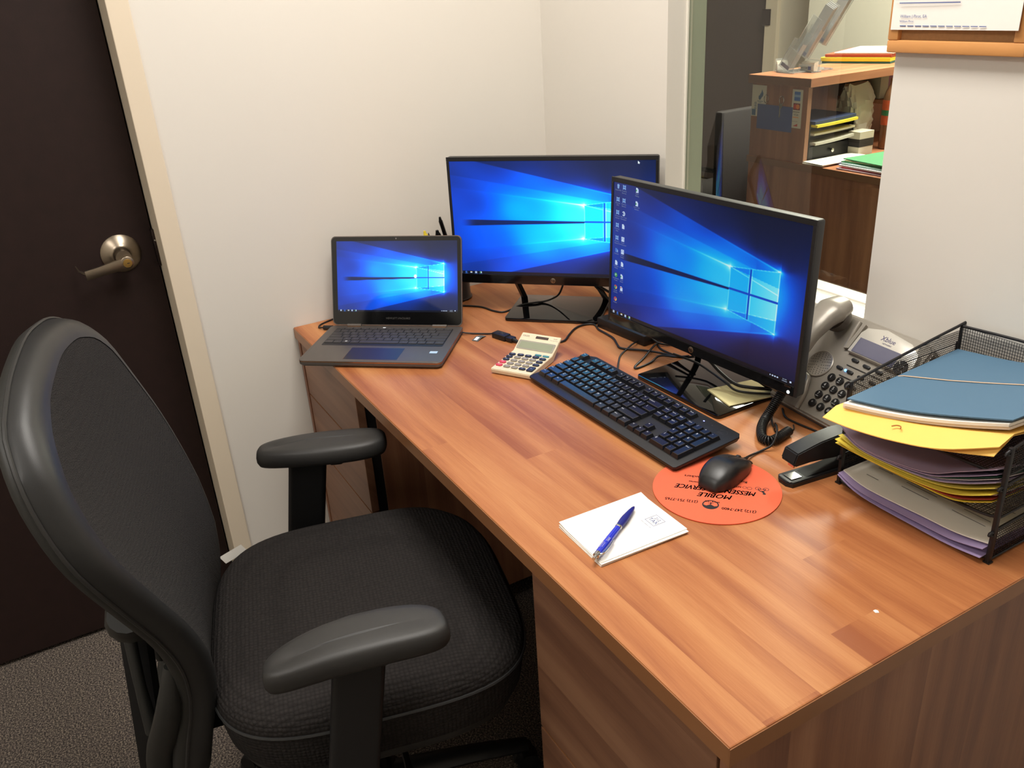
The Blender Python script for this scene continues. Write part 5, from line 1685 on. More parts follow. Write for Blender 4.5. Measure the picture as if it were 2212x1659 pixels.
for k, pts in enumerate((
        [(-1.585, 1.150, .7395), (-1.560, 1.130, .7395), (-1.560, 1.150, .775), (-1.600, 1.110, .815), (-1.640, 1.090, .855)],
        [(-1.640, 1.165, .7395), (-1.600, 1.150, .745), (-1.575, 1.145, .760), (-1.610, 1.120, .800), (-1.660, 1.090, .855)],
        [(-1.550, 1.195, .7395), (-1.555, 1.165, .7395), (-1.575, 1.155, .7600), (-1.575, 1.145, .810), (-1.590, 1.125, .860)],
        [(-1.500, 1.150, .7398), (-1.530, 1.165, .7395), (-1.560, 1.175, .7395), (-1.590, 1.180, .770), (-1.585, 1.150, .84)])):
    cable('monitor_cable', ['lowest of the black cables drooping behind the back monitor base', 'longest black cable drooping behind the back monitor', 'steep black cable behind the back monitor at its right end', 'thin black cable on the desk behind the back monitor base'][k], pts, .0030 if k < 2 else .0024, group='cables behind the back monitor')
dk = thing('power_brick', 'flat black power block under the left end of the icon-covered monitor', 'power supply', (-1.452, 1.094, DT), R(4))
b = B(); b.b2((-.082, -.024, 0), (.080, .034, .024), .003)
b.obj('block', M['blk'], dk, 35)
B().tube([(.08, .0, .012), (.10, .005, .006), (.12, .03, .0025), (.13, .07, .0025)], .0025, 8, smooth=4).obj('cord', M['cable'], dk, 60)

# pen cup behind the laptop
pc = thing('pen_cup', 'dark round pen cup hidden behind the laptop screen', 'pen cup', (-1.930, .900, DT))
b = B().lathe([(.036, 0), (.042, .004), (.038, .010), (.036, .100), (.034, .100), (.034, .006), (0, .006)], 28)
b.obj('cup', mat('smoke_cup', rgb(44, 34, 30), .3, noise=.05), pc, 40)
def cup_pen(name, label, col, dx, dy, lx, ly, h_, r_=.0042, cap_=None):
    o = thing(name, label, 'pen', (-1.930 + dx, .900 + dy, DT + .0065), 0, 'pens in the pen cup')
    ly -= .034 if 'yellow highlighter standing' in label else .058
    b = B().tube([(0, .010, .004), (lx * .5, .005 + ly * .5, h_ * .5), (lx, ly, h_)], [r_ * .4, r_, r_], 10)
    b.obj('barrel', col, o, 50)
    c = B().tube([(lx * 1.0, ly * 1.0, h_ - .001), (lx * 1.03, ly * 1.03, h_ + .010)], [r_ * .9, r_ * .5], 10)
    c.obj('end_cap', cap_ or col, o, 50)
    return o
cup_pen('highlighter', 'yellow highlighter standing in the pen cup', pm(222, 198, 60, .4), -.010, -.012, -.002, -.018, .170, .0055)
cup_pen('ballpoint_pen', 'grey clicker pen in the cup beside the yellow highlighter', M['satin'], -.004, .004, .002, -.004, .166, .0030, M['steel'])
cup_pen('marker_pen', 'shorter thick black marker leaning in the pen cup', M['blk_gloss'], .006, .006, .004, .012, .172, .0070)
cup_pen('ballpoint_pen', 'tallest pen of the cup, black with a bright clip', M['blk_gloss'], .010, .010, .006, .016, .205, .0052)

# ================================================================== FRAMED NOTICE ON THE WALL
bd = thing('notice_frame', 'light wooden frame with a white letter on the back wall', 'frame', (-.8415, WY, 1.3365))
M['oak'] = mat('honey_oak_frame', rgb(206, 146, 86), .45, noise=.10, nscale=18, bump=.05, bscale=200)
b = B()
BW, BH = .220, .300
b.b2((-BW / 2, -.016, 0), (BW / 2, -.0005, .0180), .002)
b.b2((-BW / 2, -.016, BH - .026), (BW / 2, -.0005, BH), .002)
b.b2((-BW / 2, -.016, .0180), (-BW / 2 + .018, -.0005, BH - .026), .002)
b.b2((BW / 2 - .018, -.016, .0180), (BW / 2, -.0005, BH - .026), .002)
b.obj('frame_bar', M['oak'], bd, 30)
B().b2((-BW / 2 + .018, -.007, .0180), (BW / 2 - .018, -.001, BH - .026)).obj('backing', mat('cork_backing', rgb(176, 130, 86), .85, noise=.15, nscale=220), bd, 0)
lt = thing('letter', 'white typed letter hanging over the front of the wooden frame', 'paper', (-.8425, WY - .0175, 1.3695))
rows = [[(-.1035 + .205 * j / 6, -.0005 - .004 * (j / 6) ** 2 * (1 - i / 5), .250 * i / 5 + (.001 * j / 6 if i == 0 else 0)) for j in range(7)] for i in range(6)]
b = B(); b.grid(rows); b.grid([[(p[0], p[1] + .0006, p[2]) for p in r] for r in rows])
b.obj('sheet', M['white'], lt, 30)
b = B()
def ltext(s, size, x, z, al='LEFT'): b.text(s, size, TR(x, -.0045 if x > .0 else -.0022, z) @ RX_(PI / 2), al)
ltext('William J Pirot, EA', .0060, -.088, .0190); 
ltext('William Pirot', .0045, -.088, .0120)
b.box((-.040, -.0042, .0375), (.100, .0002, .0012)); b.box((-.045, -.0042, .0425), (.105, .0002, .0012))
for k in range(11): b.box((-.088 + .0125 * k * 1.05 + .006, -.0012 - .0035 * (k / 11) ** 1.6, .0058), (.0105, .0004, .0010))
b.obj('letter_text', M['blue_ink'], lt, 0)
wp_ = thing('wall_notice', 'sliver of a white notice on the wall right of the wooden frame', 'paper', (-.640, WY - .0010, 1.330))
B().b2((-.098, -.0006, 0), (.1, .0006, .28)).obj('sheet', M['white'], wp_, 0)

# ================================================================== CHAIR
YA = R(-14.0)
chair = thing('office_chair', 'black swivel office chair with armrests pulled up to the desk', 'chair', (-1.2, .30, 0), YA)
ZW = [(1.070, 0.0), (1.066, .055), (1.056, .120), (1.040, .172), (1.020, .215), (.98, .258), (.94, .276), (.90, .285), (.86, .288), (.82, .282), (.78, .270), (.74, .256), (.70, .240), (.66, .224), (.62, .210), (.58, .196), (.54, .186), (.50, .180), (.46, .177), (.42, .174), (.38, .168), (.34, .152), (.315, .12), (.30, .07), (.296, 0.0)]
ZF = [(1.07, -.348), (1.02, -.347), (.98, -.337), (.94, -.328), (.90, -.317), (.86, -.304), (.82, -.289), (.78, -.274), (.74, -.260), (.70, -.247), (.66, -.238), (.62, -.232), (.58, -.232), (.54, -.236), (.50, -.244), (.46, -.256), (.42, -.266), (.36, -.280), (.29, -.296)]
zz = np.array([p[0] for p in ZF][::-1]); ff = np.array([p[1] for p in ZF][::-1])
def fwdp(z): return float(np.interp(z, zz, ff))
outl = [(w_, z) for z, w_ in ZW] + [(-w_, z) for z, w_ in ZW[::-1][1:-1]]
# resample outline evenly, closed, clockwise from the top
O3 = catmull([Vector((x, 0, z)) for x, z in outl], 6, closed=True)
dd = [0]
for i in range(len(O3)): dd.append(dd[-1] + (O3[(i + 1) % len(O3)] - O3[i]).length)
NO = 96
bound = []
for k in range(NO):
    s = dd[-1] * k / NO
    i = int(np.searchsorted(dd, s, side='right')) - 1
    f_ = (s - dd[i]) / max(1e-9, dd[i + 1] - dd[i])
    bound.append(O3[i % len(O3)].lerp(O3[(i + 1) % len(O3)], f_))
CZ = .73
def bsurf(k, r, off=0.0):
    p = bound[k % NO]
    x = p.x * r * .935; z = CZ + (p.z - CZ) * r
    return Vector((x, fwdp(z) + .10 * x * x * (1 if off >= 0 else .6) + off, z))
def ringof(r, off): return [bsurf(k, r, off) for k in range(NO)]
def rings(b, rs, close_center=False):
    V = [[b.bm.verts.new(p) for p in rg] for rg in rs]
    for A, C in zip(V[:-1], V[1:]):
        for k in range(NO):
            b.bm.faces.new((A[k], A[(k + 1) % NO], C[(k + 1) % NO], C[k]))
    if close_center:
        b.bm.faces.new(V[-1])
    return b
RIN = .90
# inner pad of mesh fabric
b = B()
rs = [ringof(RIN + .010, .014)] + [ringof(r, .023 - .010 * (1 - (r / RIN) ** 3)) for r in (RIN, .76, .70, .6, .5, .4, .3, .2, .1, .02)]
rings(b, rs, True)
b.obj('backrest_pad', M['back_fabric'], chair, 50)
# padded rim
b = B()
prof = []
for k in range(12):
    a = PI / 2 * k / 11
    prof.append((RIN + .004 + (1.0 - RIN - .004) * math.sin(a) ** .9, -.012 + .036 * math.cos(a) ** .75))
rs = [ringof(RIN, .012)] + [ringof(r, o_) for r, o_ in prof] + [ringof(1.0, -.012)]
rings(b, rs)
b.obj('backrest_rim', M['rim'], chair, 50)
pp_ = B().tube([bsurf(k, 1.004, -.0125) for k in range(NO)], .0028, 6, closed=True)
pp_.obj('rim_piping', M['blk_rubber'], chair, 50)
# rear shell
b = B()
rs = [ringof(1.0, -.012), ringof(1.005, -.018), ringof(.99, -.027), ringof(.93, -.034), ringof(.8, -.038)] + [ringof(r, -.040) for r in (.6, .4, .2, .02)]
rings(b, rs, True)
b.obj('backrest_shell', M['shell'], chair, 50)
# rear boss, height bar and side braces
b = B()
b.tube([(-.13, -.305, .68), (-.07, -.312, .635), (.07, -.312, .635), (.13, -.305, .68)], [.030, .044, .044, .030], 14, flat=.9, smooth=3)
b.obj('rear_boss', M['shell'], chair, 50)
b = B()
b.prism([(-.030, -.020), (.030, -.020), (.034, .0), (.030, .018), (-.030, .018), (-.034, .0)], 0, .34, TR(0, -.369, .275) @ RX_(R(-6.5)), bev=.004)
b.obj('height_bar', M['blk'], chair, 40)
B().tube([(0, -.350, .325), (0, -.25, .338), (0, -.09, .345)], [.026, .028, .03], 4, smooth=3, flat=.5).obj('support_arm', M['blk'], chair, 40)
for s in (-1, 1):
    b = B()
    b.tube([(s * .165, -.262, .600), (s * .166, -.276, .54), (s * .152, -.295, .48), (s * .125, -.315, .42), (s * .10, -.330, .36), (s * .05, -.335, .325), (0, -.33, .315)], [.010, .018, .021, .024, .026, .024, .022], 10, smooth=5)
    b.obj('side_brace', M['shell'], chair, 50)
    b = B()
    b.tube([(s * .05, -.335, .59), (s * .075, -.335, .50), (s * .09, -.333, .42)], [.010, .009, .012], 8, smooth=5)
    b.obj('inner_brace', M['shell'], chair, 50)
# seat cushion
def seat_out(x_w, y_f, y_r, n=72):
    out = []
    for k in range(n):
        a = 2 * PI * k / n
        ca, sa = math.cos(a), math.sin(a)
        e = .55
        x = math.copysign(abs(ca) ** e, ca) * x_w * (1 + .03 * sa)
        y = math.copysign(abs(sa) ** e, sa) * (y_f if sa > 0 else y_r)
        out.append((x, y))
    return out
NS = 72
def seat_ring(sc_, z, wf=False, drop=.0):
    pts = seat_out(.262 * sc_, .272 * sc_, .240 * sc_)
    res = []
    for (x, y) in pts:
        zz_ = z
        # waterfall front and dished middle
        zz_ -= drop * max(0, (y - .12) / .15) ** 2
        res.append(Vector((x, y + .01, zz_)))
    return res
b = B()
ringsz = [(.955, .418, .0), (.975, .432, .0), (.99, .460, .0), (1.0, .490, .004), (1.0, .500, .008), (.985, .513, .014), (.95, .525, .024), (.88, .5345, .03), (.75, .539, .03), (.6, .539, .018), (.45, .536, .0), (.3, .534, 0), (.15, .533, 0), (.03, .533, 0)]
V = [[b.bm.verts.new(p) for p in seat_ring(s_, z_, drop=d_)] for s_, z_, d_ in ringsz]
for A, C in zip(V[:-1], V[1:]):
    for k in range(NS):
        b.bm.faces.new((A[k], A[(k + 1) % NS], C[(k + 1) % NS], C[k]))
b.bm.faces.new(V[-1]); b.bm.faces.new(V[0][::-1])
b.obj('seat', M['seat_fabric'], chair, 60)
B().tube([p for p in seat_ring(1.002, .494, drop=.006)], .0030, 6, closed=True).obj('seat_piping', M['rim'], chair, 50)
b = B()
V = [[b.bm.verts.new(p) for p in seat_ring(s_, z_)] for s_, z_ in ((.94, .417), (.93, .400), (.86, .378), (.70, .366))]
for A, C in zip(V[:-1], V[1:]):
    for k in range(NS): b.bm.faces.new((A[(k + 1) % NS], A[k], C[k], C[(k + 1) % NS]))
b.bm.faces.new(V[-1]); b.bm.faces.new(V[0][::-1])
b.obj('seat_pan', M['shell'], chair, 50)
# care label on the rear left corner of the seat
cl_ = B().thick([[(-.238, -.222, .5030), (-.232, -.212, .4900)], [(-.236, -.178, .5230), (-.230, -.168, .5100)]], .0006)
clo = cl_.obj('care_label', M['white'], chair, 0, label='small white care label')
# armrests
def armrest(sx, toe):
    A = TR(sx * .296, .002, 0) @ RZ(toe)
    n = 40
    ring0 = []
    for k in range(n):
        a = 2 * PI * k / n
        ca, sa = math.cos(a), math.sin(a)
        y = math.copysign(abs(sa) ** .62, sa) * .127
        wv_ = .0445 if y > 0 else .0445 - .010 * (-y / .127)
        x = math.copysign(abs(ca) ** .62, ca) * wv_
        x += -sx * .012 * (1 - (y / .127) ** 2) + sx * .004    # slight bow
        ring0.append((x, y))
    def rg(sc_, z, ysc=None):
        return [A @ Vector((p[0] * sc_, p[1] * (ysc or (1 - (1 - sc_) * .35)), z - .010 * (p[1] / .127) ** 2 * (1 if p[1] < 0 else .4))) for p in ring0]
    b = B()
    lv_ = [(.80, .652), (.93, .654), (1.0, .661), (1.0, .671), (.955, .681), (.86, .686), (.65, .688), (.35, .689), (.05, .689)]
    V = [[b.bm.verts.new(p) for p in rg(s_, z_)] for s_, z_ in lv_]
    for P_, Q_ in zip(V[:-1], V[1:]):
        for k in range(n): b.bm.faces.new((P_[k], P_[(k + 1) % n], Q_[(k + 1) % n], Q_[k]))
    b.bm.faces.new(V[-1]); b.bm.faces.new(V[0][::-1])
    ar = b.obj('armrest', M['blk_rubber'], chair, 60)
    b = B()
    b.b2((-.020, -.085, .644), (.020, .055, .656), .003, A)
    b.b2((-.012, .012, .630), (.012, .038, .648), .004, A)
    b.obj('armrest_plate', M['blk'], chair, 35)
    b = B()
    SH = Matrix(((1, 0, 0, 0), (0, 1, .17, (-.030 if sx < 0 else .000) - .17 * .645), (0, 0, 1, 0), (0, 0, 0, 1)))
    b.prism(rrect(.026, .074, .010, 4), .40, .647, A @ SH, bev=.0)
    b.obj('armrest_post', M['blk'], chair, 35)
    b = B()
    b.prism(rrect(.034, .086, .012, 4), .325, .425, A @ SH)
    b.obj('armrest_sleeve', M['blk'], chair, 35)
    b = B()
    b.tube([A @ Vector((0, -.082, .340)), A @ Vector((-sx * .03, -.075, .330)), (sx * .12, -.03, .345), (sx * .05, .0, .352)], [.030, .030, .026, .024], 8, flat=.5, smooth=3)
    b.obj('armrest_bracket', M['blk'], chair, 40)
armrest(-1, R(-10)); armrest(1, R(3))
# mechanism, column, star base
B().b2((-.09, -.11, .315), (.09, .13, .368), .008).obj('tilt_mechanism', M['blk'], chair, 35)
B().tube([(.06, .04, .335), (.20, .05, .330), (.262, .052, .322)], [.006, .006, .009], 8).obj('lever', M['blk'], chair, 40)
B().lathe([(.030, .075), (.030, .20), (.020, .20), (.020, .317)], 20).obj('gas_column', M['blk_gloss'], chair, 40)
B().lathe([(.048, .060), (.052, .075), (.048, .105), (.032, .115), (0, .115)], 24).obj('base_hub', M['blk'], chair, 40)
for k in range(5):
    a = 2 * PI * k / 5 + .3
    c_, s_ = math.cos(a), math.sin(a)
    B().tube([(c_ * .03, s_ * .03, .095), (c_ * .18, s_ * .18, .088), (c_ * .30, s_ * .30, .074)], [.026, .021, .016], 8, flat=.75, smooth=3).obj('base_leg', M['blk'], chair, 50)
    cx_, cy_ = c_ * .298, s_ * .298
    cas = B()
    cas.tube([(cx_, cy_, .072), (cx_, cy_, .048)], .006, 8)
    cas.tube([(cx_ - s_ * .024, cy_ + c_ * .024, .045), (cx_ + s_ * .024, cy_ - c_ * .024, .045)], [.018, .022], 10)
    co_ = cas.obj('caster_hood', M['blk'], chair, 50)
    for q in (-1, 1):
        B().lathe([(0, -.007), (.022, -.007), (.0255, -.004), (.0255, .004), (.022, .007), (0, .007)], 20, TR(cx_ - q * s_ * .017, cy_ + q * c_ * .017, .0258) @ RZ(a) @ RX_(PI / 2)).obj('wheel', M['blk_rubber'], co_, 40)

# ================================================================== RECEPTION COUNTER BEYOND THE WINDOW
HX0, HX1, HY0, HY1 = -2.790, -2.487, 2.752, 4.0
rd = thing('reception_desk', 'cherry reception desk seen through the window glass', 'desk', (-2.2, HY0, 0))
b = B(); b.b2((HX0 - .005, HY0 - .006, DT - .028), (-1.25, HY1, DT), .0015)
wobj(b, 'desktop', M['hutch_top'], rd, 0)
wobj(B().b2((HX0 - .005, HY0 - .0075, DT - .027), (-1.25, HY0 - .0055, DT - .001)), 'edge_banding', mat('hutch_edge', rgb(120, 86, 62), .45, noise=.06, nscale=20), rd, 0)
wobj(B().b2((HX0, HY0, .0), (-1.9, HY0 + .02, DT - .0285)), 'front_panel', M['hutch_wood'], rd, 0)
wobj(B().b2((-1.898, HY0, .0), (-1.26, HY0 + .02, DT - .0285)), 'front_panel', M['hutch_wood'], rd, 0)
wobj(B().b2((HX0, HY0 + .02, .0), (HX0 + .018, HY1, DT - .0285)), 'front_panel', M['hutch_wood'], rd, 0)
ht = thing('counter_hutch', 'raised cherry counter shelf with stickers on its end panel', 'hutch', ((HX0 + HX1) / 2, HY0, DT))
b = B(); b.b2((HX0 - .012, HY0 - .012, 1.033), (HX1 + .020, HY1, 1.067), .0015)
wobj(b, 'counter_top', M['hutch_top'], ht, 0)
wobj(B().b2((HX0 - .012, HY0 - .0135, 1.0345), (HX1 + .021, HY0 - .0115, 1.0655)), 'edge_banding', bpy.data.materials['hutch_edge'], ht, 0)
wobj(B().b2((HX0, HY0, DT), (HX1, HY0 + .022, 1.0325), .001), 'end_panel', M['hutch_wood'], ht, 0)
wobj(B().b2((HX0, HY0 + .022, DT), (HX0 + .02, HY1, 1.0325)), 'back_panel', M['hutch_wood'], ht, 0)
wobj(B().b2((HX0 + .02, HY1 - .02, DT), (HX1, HY1, 1.0325)), 'end_panel', M['hutch_wood'], ht, 0)
# stickers
def on_panel(x, z, dy=0.0): return TR(x, HY0 - .0012 - dy, z) @ RX_(PI / 2)
M['stk'] = mat('sticker_white', rgb(196, 192, 176), .5, noise=.03)
s1_ = thing('seal_sticker', 'white sticker with a blue torch seal at the left of the hutch panel', 'sticker', (-2.748, HY0, .901))
wobj(B().b2((-2.7945 + .006, HY0 - .001, .901), (-2.708, HY0 - .0002, 1.026)), 'sticker_sheet', M['stk'], s1_, 0)
b = B()
X_ = on_panel(-2.738, .985)
def pf_(bb, Xm, pts): bb.bm.faces.new([bb.bm.verts.new(Xm @ Vector((p[0], p[1], 0))) for p in pts])
pf_(b, X_, [(.000, -.012), (.012, .000), (.013, .010), (.004, .026), (.002, .014), (-.006, .004), (-.006, -.004)])
pf_(b, X_, [(-.004, -.018), (.003, -.010), (-.009, .002), (-.013, -.004), (-.012, -.014)])
b.box((-2.741, HY0 - .0013, .9625), (.032, .0003, .0020)); b.box((-2.741, HY0 - .0013, .9575), (.018, .0003, .0016))
b.text('BBB', .018, TR(-2.7655, HY0 - .0013, .944) @ RX_(PI / 2) @ RZ(PI / 2), th=.0001)
b.box((-2.7745, HY0 - .0013, .9165), (.022, .0003, .025))
wobj(b, 'seal_print', mat('seal_blue', rgb(62, 98, 128), .5, noise=.04), s1_, 0)
s2_ = thing('payment_sticker', 'white strip of payment card logos at the right edge of the hutch panel', 'sticker', (-2.530, HY0, .875))
wobj(B().b2((-2.567, HY0 - .001, .873), (-2.513, HY0 - .0002, 1.021)), 'sticker_sheet', M['stk'], s2_, 0)
def plate(x0, z0, x1, z1, mm, nm='logo_print', par=None, dy=.0013):
    return wobj(B().b2((x0, HY0 - dy, z0), (x1, HY0 - dy + .0003, z1)), nm, mm, par, 0)
cb_, cr_, cy2_ = mat('card_blue', rgb(58, 104, 168), .5, noise=.04), mat('card_red', rgb(184, 66, 52), .5, noise=.04), mat('card_orange', rgb(222, 132, 60), .5, noise=.04)
plate(-2.556, .978, -2.525, 1.013, cb_, par=s2_); plate(-2.556, .9925, -2.525, 1.0015, mat('card_blue_light', rgb(130, 160, 196), .5, noise=.04), par=s2_, dy=.0016)
plate(-2.558, .943, -2.523, .969, mat('card_navy', rgb(110, 40, 52), .5, noise=.04), par=s2_)
b = B(); pf_(b, on_panel(-2.548, .956, .0005), circle(.0095, 20)); wobj(b, 'logo_print', cr_, s2_, 0)
b = B(); pf_(b, on_panel(-2.5345, .956, .0007), circle(.0095, 20)); wobj(b, 'logo_print', cy2_, s2_, 0)
plate(-2.559, .9345, -2.524, .9365, M['ink'], par=s2_)
b = B(); b.text('VISA', .0130, on_panel(-2.541, .9245, .0002)); wobj(b, 'logo_print', mat('card_darkblue', rgb(60, 62, 92), .5, noise=.04), s2_, 0)
plate(-2.558, .9130, -2.527, .9160, cy2_, par=s2_)
b = B(); b.text('DISCOVER', .0065, on_panel(-2.546, .8985, .0002)); wobj(b, 'logo_print', M['grey_ink'], s2_, 0)
b = B(); pf_(b, on_panel(-2.541, .886, .0003), [(-.013, -.006), (.011, -.006), (.011, .005)]); wobj(b, 'logo_print', cr_, s2_, 0)
s3_ = thing('blue_card', 'plain blue card fixed under the hooks on the hutch panel', 'card', (-2.650, HY0, .848))
wobj(B().b2((-2.753, HY0 - .0020, .853), (-2.560, HY0 - .0008, .952)), 'card', mat('card_slate_blue', rgb(66, 84, 132), .6, noise=.03), s3_, 0)
for x, lab in ((-2.703, 'clear plastic hook above the blue card, nearest the torch seal sticker'), (-2.618, 'clear plastic hook with a key above the blue card')):
    hk = thing('adhesive_hook', lab, 'hook', (x, HY0, .975), 0, 'clear hooks on the hutch panel')
    B().tube([(.012 * math.cos(a), -.006, .016 * math.sin(a)) for a in np.linspace(0, 2 * PI, 21)[:-1]], .0016, 6, closed=True).obj('hook', M['steel'], hk, 40)
ky = thing('key', 'small metal key hanging from the hook over the blue card', 'key', (-2.618, HY0 - .008, .960))
b = B(); b.prism(circle(.0105, 5, 0, -.006), 0, .0016, RX_(PI / 2)); b.b2((-.0065, -.0016, -.052), (-.0015, 0, -.014), .0003); b.obj('key_blade', mat('bright_key', rgb(225, 215, 190), .2, metal=.8, noise=.03), ky, 0)

# things on the hutch top
CT = 1.067
M['acryl'] = mat('clear_acrylic', (.86, .88, .88, 1), .05, trans=.85, ior=1.3, spec=.6)
bh = thing('brochure_stand', 'tall clear acrylic brochure stand on the counter', 'brochure stand', (-2.712, 2.850, CT), R(-8))
for k in range(3):
    y0_ = .010 + .070 * k; z0_ = .010 + .048 * k
    A_ = TR(.0 + .016 * k, y0_, z0_) @ RY_(.40) @ RX_(-.30)
    hw_ = .030
    B().b2((-hw_, 0, 0), (hw_, .002, .225), .0005, A_).obj('pocket_back', M['acryl'], bh, 0)
    fp_ = B(); fp_.b2((-hw_ + .002, -.024, .002), (hw_ - .002, -.022, .085), 0, A_)
    fp_.obj('pocket_front', M['acryl'], bh, 0)
    B().b2((-hw_, -.024, 0), (-hw_ + .002, .0, .120), 0, A_).obj('pocket_side', M['acryl'], bh, 0)
    B().b2((hw_ - .002, -.024, 0), (hw_, .0, .120), 0, A_).obj('pocket_side', M['acryl'], bh, 0)
    B().b2((-hw_ + .002, -.022, 0), (hw_ - .002, .0, .002), 0, A_).obj('pocket_floor', M['acryl'], bh, 0)
    if k:
        for q in range(4):
            B().b2((-hw_ + .004, -.018 + .004 * q, .003), (hw_ - .004, -.0155 + .004 * q, .205 + .005 * q), 0, A_).obj('brochure', pm(172, 170, 170, .5), bh, 0)
    B().b2((-hw_ + .004, -.0205, .006), (hw_ - .004, -.0195, .020), 0, A_).obj('brochure_band', M['blue_ink'], bh, 0)
B().b2((-.034, -.016, 0), (.070, .190, .006), .001).obj('foot_plate', M['acryl'], bh, 0)
for (x, y, rz_, lab, n) in ((-2.640, 2.915, -.15, 'clear business card holder in front of the yellow folder on the counter', 'wide'), (-2.762, 2.885, 1.0, 'small acrylic card holder beside the brochure stand', 'small')):
    ch = thing('card_holder', lab, 'card holder', (x, y, CT), rz_, 'card holders on the counter')
    wd = .046 if n == 'wide' else .028
    b = B(); b.b2((-wd, -.018, 0), (wd, .022, .004), .0008); b.b2((-wd, -.018, .004), (wd, -.015, .030), .0008); b.b2((-wd + .004, .010, .004), (wd - .004, .013, .052), .0008, TR(0, 0, 0) @ RX_(-.15))
    b.obj('holder', M['acryl'], ch, 0)
    b = B()
    for q in range(7): b.b2((-wd + .006, -.013 + .0028 * q, .005), (wd - .006, -.0115 + .0028 * q, .036 + .0012 * q), 0, RX_(-.12))
    co = b.obj('card_bundle', pm(226, 220, 208, .6), ch, 0)
    if n == 'wide':
        b = B(); b.text('NOTARY', .012, TR(-.006, -.0188, .017) @ RX_(PI / 2)); b.obj('card_print', M['ink'], co, 0)
        B().box((.022, -.0186, .017), (.018, .0004, .014)).obj('card_print', M['blue_ink'], co, 0)
for k, (nm, c, z0_, dz_, dx_, lab) in enumerate((('file_folder', (44, 96, 84), .0002, .006, .006, 'green folder lowest in the stack on the counter top'), ('file_folder', (232, 204, 52), .006, .011, .0, 'bright yellow folder in the stack on the counter top'),
                                             ('file_folder', (170, 74, 44), .0175, .008, .016, 'rust red folder on the yellow one on the counter top'), ('paper_sheaf', (222, 214, 200), .026, .004, .05, 'white papers topmost on the counter top stack'))):
    o = B(); o.b2((0, 0, 0), (.30 - dx_, .32, dz_ * 1.5 - .0006), .0008)
    ob = o.obj(nm, pm(*c, .7), None, 0); ob.location = (-2.835 + dx_, 3.195 + dx_ * .5, CT + z0_ * 1.5); ob.rotation_euler = (0, 0, R(20))
    tag(ob, lab, 'folder' if nm == 'file_folder' else 'paper', 'folders on the counter top')
# inside the hutch: sorter, folders
hs_ = thing('document_sorter', 'black tiered document sorter inside the counter hutch', 'sorter', (-2.60, 2.80, DT))
b = B()
b.b2((-.13, -.015, .0), (.105, .245, .004)); b.b2((-.13, -.015, .0), (.105, -.011, .160)); b.b2((-.13, .241, .0), (.105, .245, .160))
b.b2((-.13, -.011, .0), (-.126, .241, .160))
for z in (.062, .100, .132): b.b2((-.126, -.011, z), (.100, .241, z + .003))
b.obj('rack', M['blk'], hs_, 0)
dr_ = B().b2((.100, -.012, .006), (.106, .242, .060), .001).obj('drawer', M['blk'], hs_, 0)
B().lathe([(.005, 0), (.005, .006), (.008, .008), (.008, .012), (0, .014)], 14, TR(.106, .115, .034) @ RY_(PI / 2)).obj('drawer_knob', M['steel'], dr_, 40)
for k, (nm, c, z0_, dz_, cat_, lab) in enumerate((('paper_sheaf', (190, 186, 172), .066, .010, 'paper', 'loose grey papers in the lower shelf of the black sorter'), ('paper_sheaf', (206, 196, 168), .1035, .008, 'paper', 'cream papers in the upper shelf of the black sorter'),
                                             ('file_folder', (226, 206, 56), .1355, .010, 'folder', 'yellow folder lying on the black sorter'), ('file_folder', (52, 66, 100), .146, .012, 'folder', 'navy blue folder on top of the black sorter'))):
    o = B(); o.thick([[(-.20 + .22 * j / 5, .235 * i / 5, .002 + dz_ + .012 * (i / 5) ** 2 * (1 if k == 0 else .5)) for j in range(6)] for i in range(6)], dz_)
    ob = o.obj(nm, pm(*c, .7), None, 20); ob.location = (-2.500 + .012 * (k == 2) + .01 * (k == 0), 2.797, DT + z0_)
    tag(ob, lab, cat_, 'papers in the black sorter')
def bx_(name, lab, cat_, m_, lo, hi, rz_=0, grp=None, bev=.001):
    o = B().b2((0, 0, 0), (hi[0] - lo[0], hi[1] - lo[1], hi[2] - lo[2]), bev).obj(name, m_, None, 0)
    o.location = lo; o.rotation_euler = (0, 0, rz_)
    return tag(o, lab, cat_, grp)
tbx = thing('tissue_box', 'white carton with a broad black band beside the black sorter', 'box', (-2.50, 3.020, DT))
B().b2((0, 0, 0), (.06, .085, .095), .001).obj('carton', pm(186, 180, 164, .6), tbx, 0)
B().b2((-.0006, -.0006, .034), (.0606, .0856, .066)).obj('band', M['ink'], tbx, 0)
pb = thing('paper_bag', 'crumpled white paper bag standing behind the banded carton', 'bag', (-2.585, 3.150, DT))
rows = []
for i in range(13):
    f_ = i / 12
    z = .265 * f_
    ws_ = .050 * (1 - .75 * max(0, f_ - .72) / .28) ; ds_ = .070 * (.8 + .35 * f_) * (1 - .15 * max(0, f_ - .8) / .2)
    row = []
    for a in np.linspace(0, 2 * PI, 41):
        ca, sa = math.cos(a), math.sin(a)
        cr_1 = 1 + .07 * math.sin(7 * a + 2.1 * i) + .05 * math.sin(13 * a - 1.3 * i) + .05 * math.sin(3 * a + 1.1 * i)
        row.append((math.copysign(abs(ca) ** .5, ca) * ws_ * cr_1, math.copysign(abs(sa) ** .5, sa) * ds_ * cr_1, z + .006 * math.sin(5 * a + i)))
    row[-1] = row[0]
    rows.append(row)
b = B(); b.grid(rows); b.poly(rows[0][:-1]); b.poly(rows[-1][:-1])
bmesh.ops.remove_doubles(b.bm, verts=b.bm.verts, dist=1e-6)
b.obj('bag_body', pm(188, 182, 168, .7), pb, 20)
bt_ = thing('drink_bottle', 'plastic bottle with orange label partly behind the wall edge', 'bottle', (-2.468, 3.228, DT))
